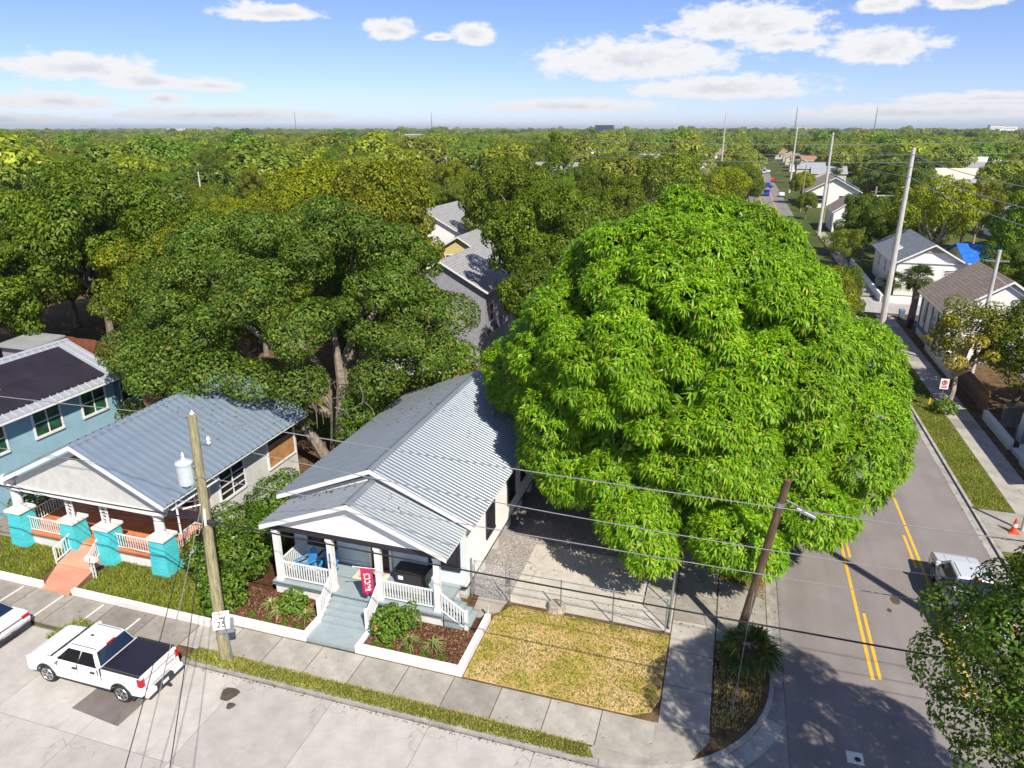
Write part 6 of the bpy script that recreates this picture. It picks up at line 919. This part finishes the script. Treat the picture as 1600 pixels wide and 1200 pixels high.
placed = [(a[1], a[2], a[4]) for a in KEY] + [(-27.6, 41.5, 11), (-1, 39, 11)]
def blocked(x, y, r):
    if -1 - r*.5 < x < 18.5 + r*.5 or y < 44: return True
    if 92 - r*.6 < y < 106 + r*.4: return True
    if y < 125 and -28 < math.degrees(math.atan2(x, y)) < -15.5: return True
    for a, b, c, d in HOUSES:
        if a - r*.7 < x < b + r*.7 and c - r*.7 < y < d + r*.5: return True
        # keep the line of sight from above to the roofs open
        cx = (a + b)/2; tt = y/((c + d)/2)
        if .72 < tt < 1 and abs(x - cx*tt) < (b - a)/2*.8 + r*.5 and y > 60 and c > 90: return True
    return any((x - px)**2 + (y - py)**2 < ((r + pr)*.62)**2 for px, py, pr in placed)
def side_of(x, y):
    az = math.degrees(math.atan2(x, y)); return ('at the far left' if az < -40 else 'left of the great oak' if az < -32 else 'behind the great oak' if az < -20 else 'behind the white house' if az < -9 else 'behind the mango tree' if az < 3 else 'right of the far road' if az < 12 else 'at the right edge')
cand = []
while len(cand) < 215:
    y = 48 + 380*rng.random()**1.5; az = rng.uniform(-56, 22); x = y*math.tan(RAD(az)) if az > -50 else -y*1.3*rng.uniform(.9, 1.15); r = rng.uniform(3.6, 7.4)*(1 + y/900)
    if abs(x) > 560 or blocked(x, y, r): 
        if rng.random() < .003: cand.append(None)
        continue
    placed.append((x, y, r)); tone = rng.choice(list(TONES), p=[.24, .27, .18, .15, .09, .07]); cand.append((x, y, r, tone))
cand = sorted([c_ for c_ in cand if c_], key=lambda c_: c_[0]/c_[1]); seen = {}
ORD = ['leftmost', 'second from the left', 'third from the left', 'fourth from the left', 'fifth from the left', 'sixth from the left', 'seventh from the left', 'eighth from the left', 'ninth from the left', 'tenth from the left', 'eleventh from the left', 'twelfth from the left', 'thirteenth from the left', 'fourteenth from the left', 'fifteenth from the left', 'sixteenth from the left', 'seventeenth from the left', 'eighteenth from the left', 'nineteenth from the left', 'twentieth from the left', 'twenty-first from the left', 'twenty-second from the left', 'twenty-third from the left']
for c_ in cand:
    x, y, r, tone = c_; band = 'near' if y < 95 else 'middle' if y < 190 else 'far'; gk = f'{tone} {band} trees {side_of(x, y)}'; seen[gk] = seen.get(gk, 0) + 1; top = rng.uniform(9, 14.5)*(.85 + r/30) if x > 0 or y < 60 else rng.uniform(11, 17)*(.8 + r/40)
    if x > 14 and y < 110: top = min(top, 8)
    wood_tree(f'{tone} tree of the {band} wood {side_of(x, y)}, {ORD[min(22, seen[gk] - 1)]}', x, y, top, r, int(rng.choice([0, 1, 2, 3, 4])), str(tone), int(rng.integers(0, 2)), f'{tone} {band} trees {side_of(x, y)}')
# the wood beyond: one mass of trees, set by geometry nodes
FARP = []
for sd_, R3, nn in ((41, (6, 6, 4.6), 26), (42, (7, 6, 4.2), 30), (43, (5, 5, 5.4), 24)):
    g_ = np.random.default_rng(sd_); m_ = leaf_crown('far_crown', crown_lobes(np.zeros(3), np.array(R3, float), nn, 1.2, 2.1, g_, -.3, .35, .2), 6.5, .75, .48, g_, 'leaf_tree', low=-.4, inner=.7, up=.5); FARP.append(m_)
def far_wood():
    P_ = []; Sc = []; Id = []
    for y0, y1, n in ((115, 190, 420), (190, 420, 900), (420, 800, 2400), (800, 1500, 3600), (1500, 3000, 4200), (3000, 6500, 4200)):
        y = np.sqrt(rng.uniform(y0**2, y1**2, n)); az = np.radians(rng.uniform(-58, 26, n)); x = y*np.tan(az)*1.0
        gap = (np.abs(x - 9) < 7.5 + (y < 300)*7) & (y < 900); ok_ = ~gap
        for a, b, c, d in HOUSES: ok_ &= ~((x > a - 5) & (x < b + 5) & (y > c - 6) & (y < d + 5))
        for a, b, c, d in HOUSES: cx = (a + b)/2; tt = y/((c + d)/2); ok_ &= ~((tt > .75) & (tt < 1) & (np.abs(x - cx*tt) < (b - a)/2 + 3) & (c > 190))
        if y0 < 190: ok_ &= (x > 45) | (x < -110)
        if y0 < 430: 
            pl = np.array(placed); ok_ &= np.array([((pl[:, 0] - a)**2 + (pl[:, 1] - b)**2 > (pl[:, 2]*.8 + 3)**2).all() for a, b in zip(x, y)])
        x, y = x[ok_], y[ok_]; k = 1 + np.clip((y - 700)/2600, 0, 2.2); P_.append(np.column_stack([x, y, rng.uniform(3.5, 9.5, len(x)) + 2.0*(k - 1) + np.where((rng.random(len(x)) < .07) & (y > 900), 7, 0)])); Sc.append(k*rng.uniform(.65, 1.3, len(x))*np.where(rng.random(len(x)) < .06, 1.5, 1)*np.where(y < 800, 1.3, 1.1))
    P_ = np.concatenate(P_); Sc = np.concatenate(Sc); me = bpy.data.meshes.new('distant_wood'); me.vertices.add(len(P_)); me.vertices.foreach_set('co', P_.astype(np.float32).ravel())
    a = me.attributes.new('scl', 'FLOAT', 'POINT'); a.data.foreach_set('value', Sc.astype(np.float32)); a = me.attributes.new('rot', 'FLOAT', 'POINT'); a.data.foreach_set('value', rng.uniform(0, 6.28, len(P_)).astype(np.float32)); a = me.attributes.new('idx', 'INT', 'POINT'); a.data.foreach_set('value', rng.integers(0, 9, len(P_)).astype(np.int32))
    o = tag(link('distant_wood', me), 'unbroken green wood stretching from the houses to the horizon', 'wood', kind='stuff')
    ng = bpy.data.node_groups.new('scatter', 'GeometryNodeTree'); ng.interface.new_socket('Geometry', in_out='INPUT', socket_type='NodeSocketGeometry'); ng.interface.new_socket('Geometry', in_out='OUTPUT', socket_type='NodeSocketGeometry'); N = ng.nodes.new; L = ng.links.new
    gi = N('NodeGroupInput'); go = N('NodeGroupOutput'); jn = N('GeometryNodeJoinGeometry')
    def attr(n_, t_): q = N('GeometryNodeInputNamedAttribute'); q.data_type = t_; q.inputs[0].default_value = n_; return q.outputs[0]
    cmb = N('ShaderNodeCombineXYZ'); L(attr('rot', 'FLOAT'), cmb.inputs[2])
    for i in range(9):
        tn = list(TONES.values())[(0, 1, 2, 3, 1, 3, 2, 5, 4)[i]]; kf = (1.0, 1.35, 1.5, 1.25, 1.6, 1.5, 1.2, 1.5, 1.3)[i]; leafmat(f'leaf_far_{i}', [(p_, tuple(v*q*kf for v, q in zip(c_, tn))) for p_, c_ in ((0, (.075, .115, .014)), (.5, (.13, .18, .022)), (1, (.21, .25, .03)))], .42); mf = FARP[i % 3].copy(); mf.materials.clear(); mf.materials.append(MAT[f'leaf_far_{i}']); src = bpy.data.objects.new('far_tree_shape', mf); cmpn = N('FunctionNodeCompare'); cmpn.data_type = 'INT'; cmpn.operation = 'EQUAL'; L(attr('idx', 'INT'), cmpn.inputs['A'] if 'A' in cmpn.inputs else cmpn.inputs[2]); 
        for s_ in cmpn.inputs:
            if s_.name == 'B' and s_.type == 'INT': s_.default_value = i
            if s_.name == 'A' and s_.type == 'INT': L(attr('idx', 'INT'), s_)
        pass
        oi = N('GeometryNodeObjectInfo'); oi.inputs[0].default_value = src; oi.inputs['As Instance'].default_value = True; ip = N('GeometryNodeInstanceOnPoints'); L(gi.outputs[0], ip.inputs['Points']); L(cmpn.outputs[0], ip.inputs['Selection']); L(oi.outputs['Geometry'], ip.inputs['Instance']); L(cmb.outputs[0], ip.inputs['Rotation']); L(attr('scl', 'FLOAT'), ip.inputs['Scale']); L(ip.outputs[0], jn.inputs[0])
    L(jn.outputs[0], go.inputs[0]); md = o.modifiers.new('scatter', 'NODES'); md.node_group = ng
far_wood()

# ------------------------------------------------------------------ air
hz = NT('haze_air'); hz.t.nodes.remove(hz.b); pv = hz.n('ShaderNodeVolumePrincipled'); pv.inputs['Color'].default_value = (.78, .87, 1, 1); pv.inputs['Density'].default_value = .0001; pv.inputs['Anisotropy'].default_value = .2; hz.l(pv.outputs[0], hz.o.inputs['Volume'])
HZ = link('haze', MB().box(-13000, 13000, -2500, 17000, -2, 95).mesh('haze'), 'haze_air'); tag(HZ, 'thin bluish haze over the far wood', 'haze', kind='stuff')

for o_ in bpy.data.objects:
    if '_w' in o_: del o_['_w']
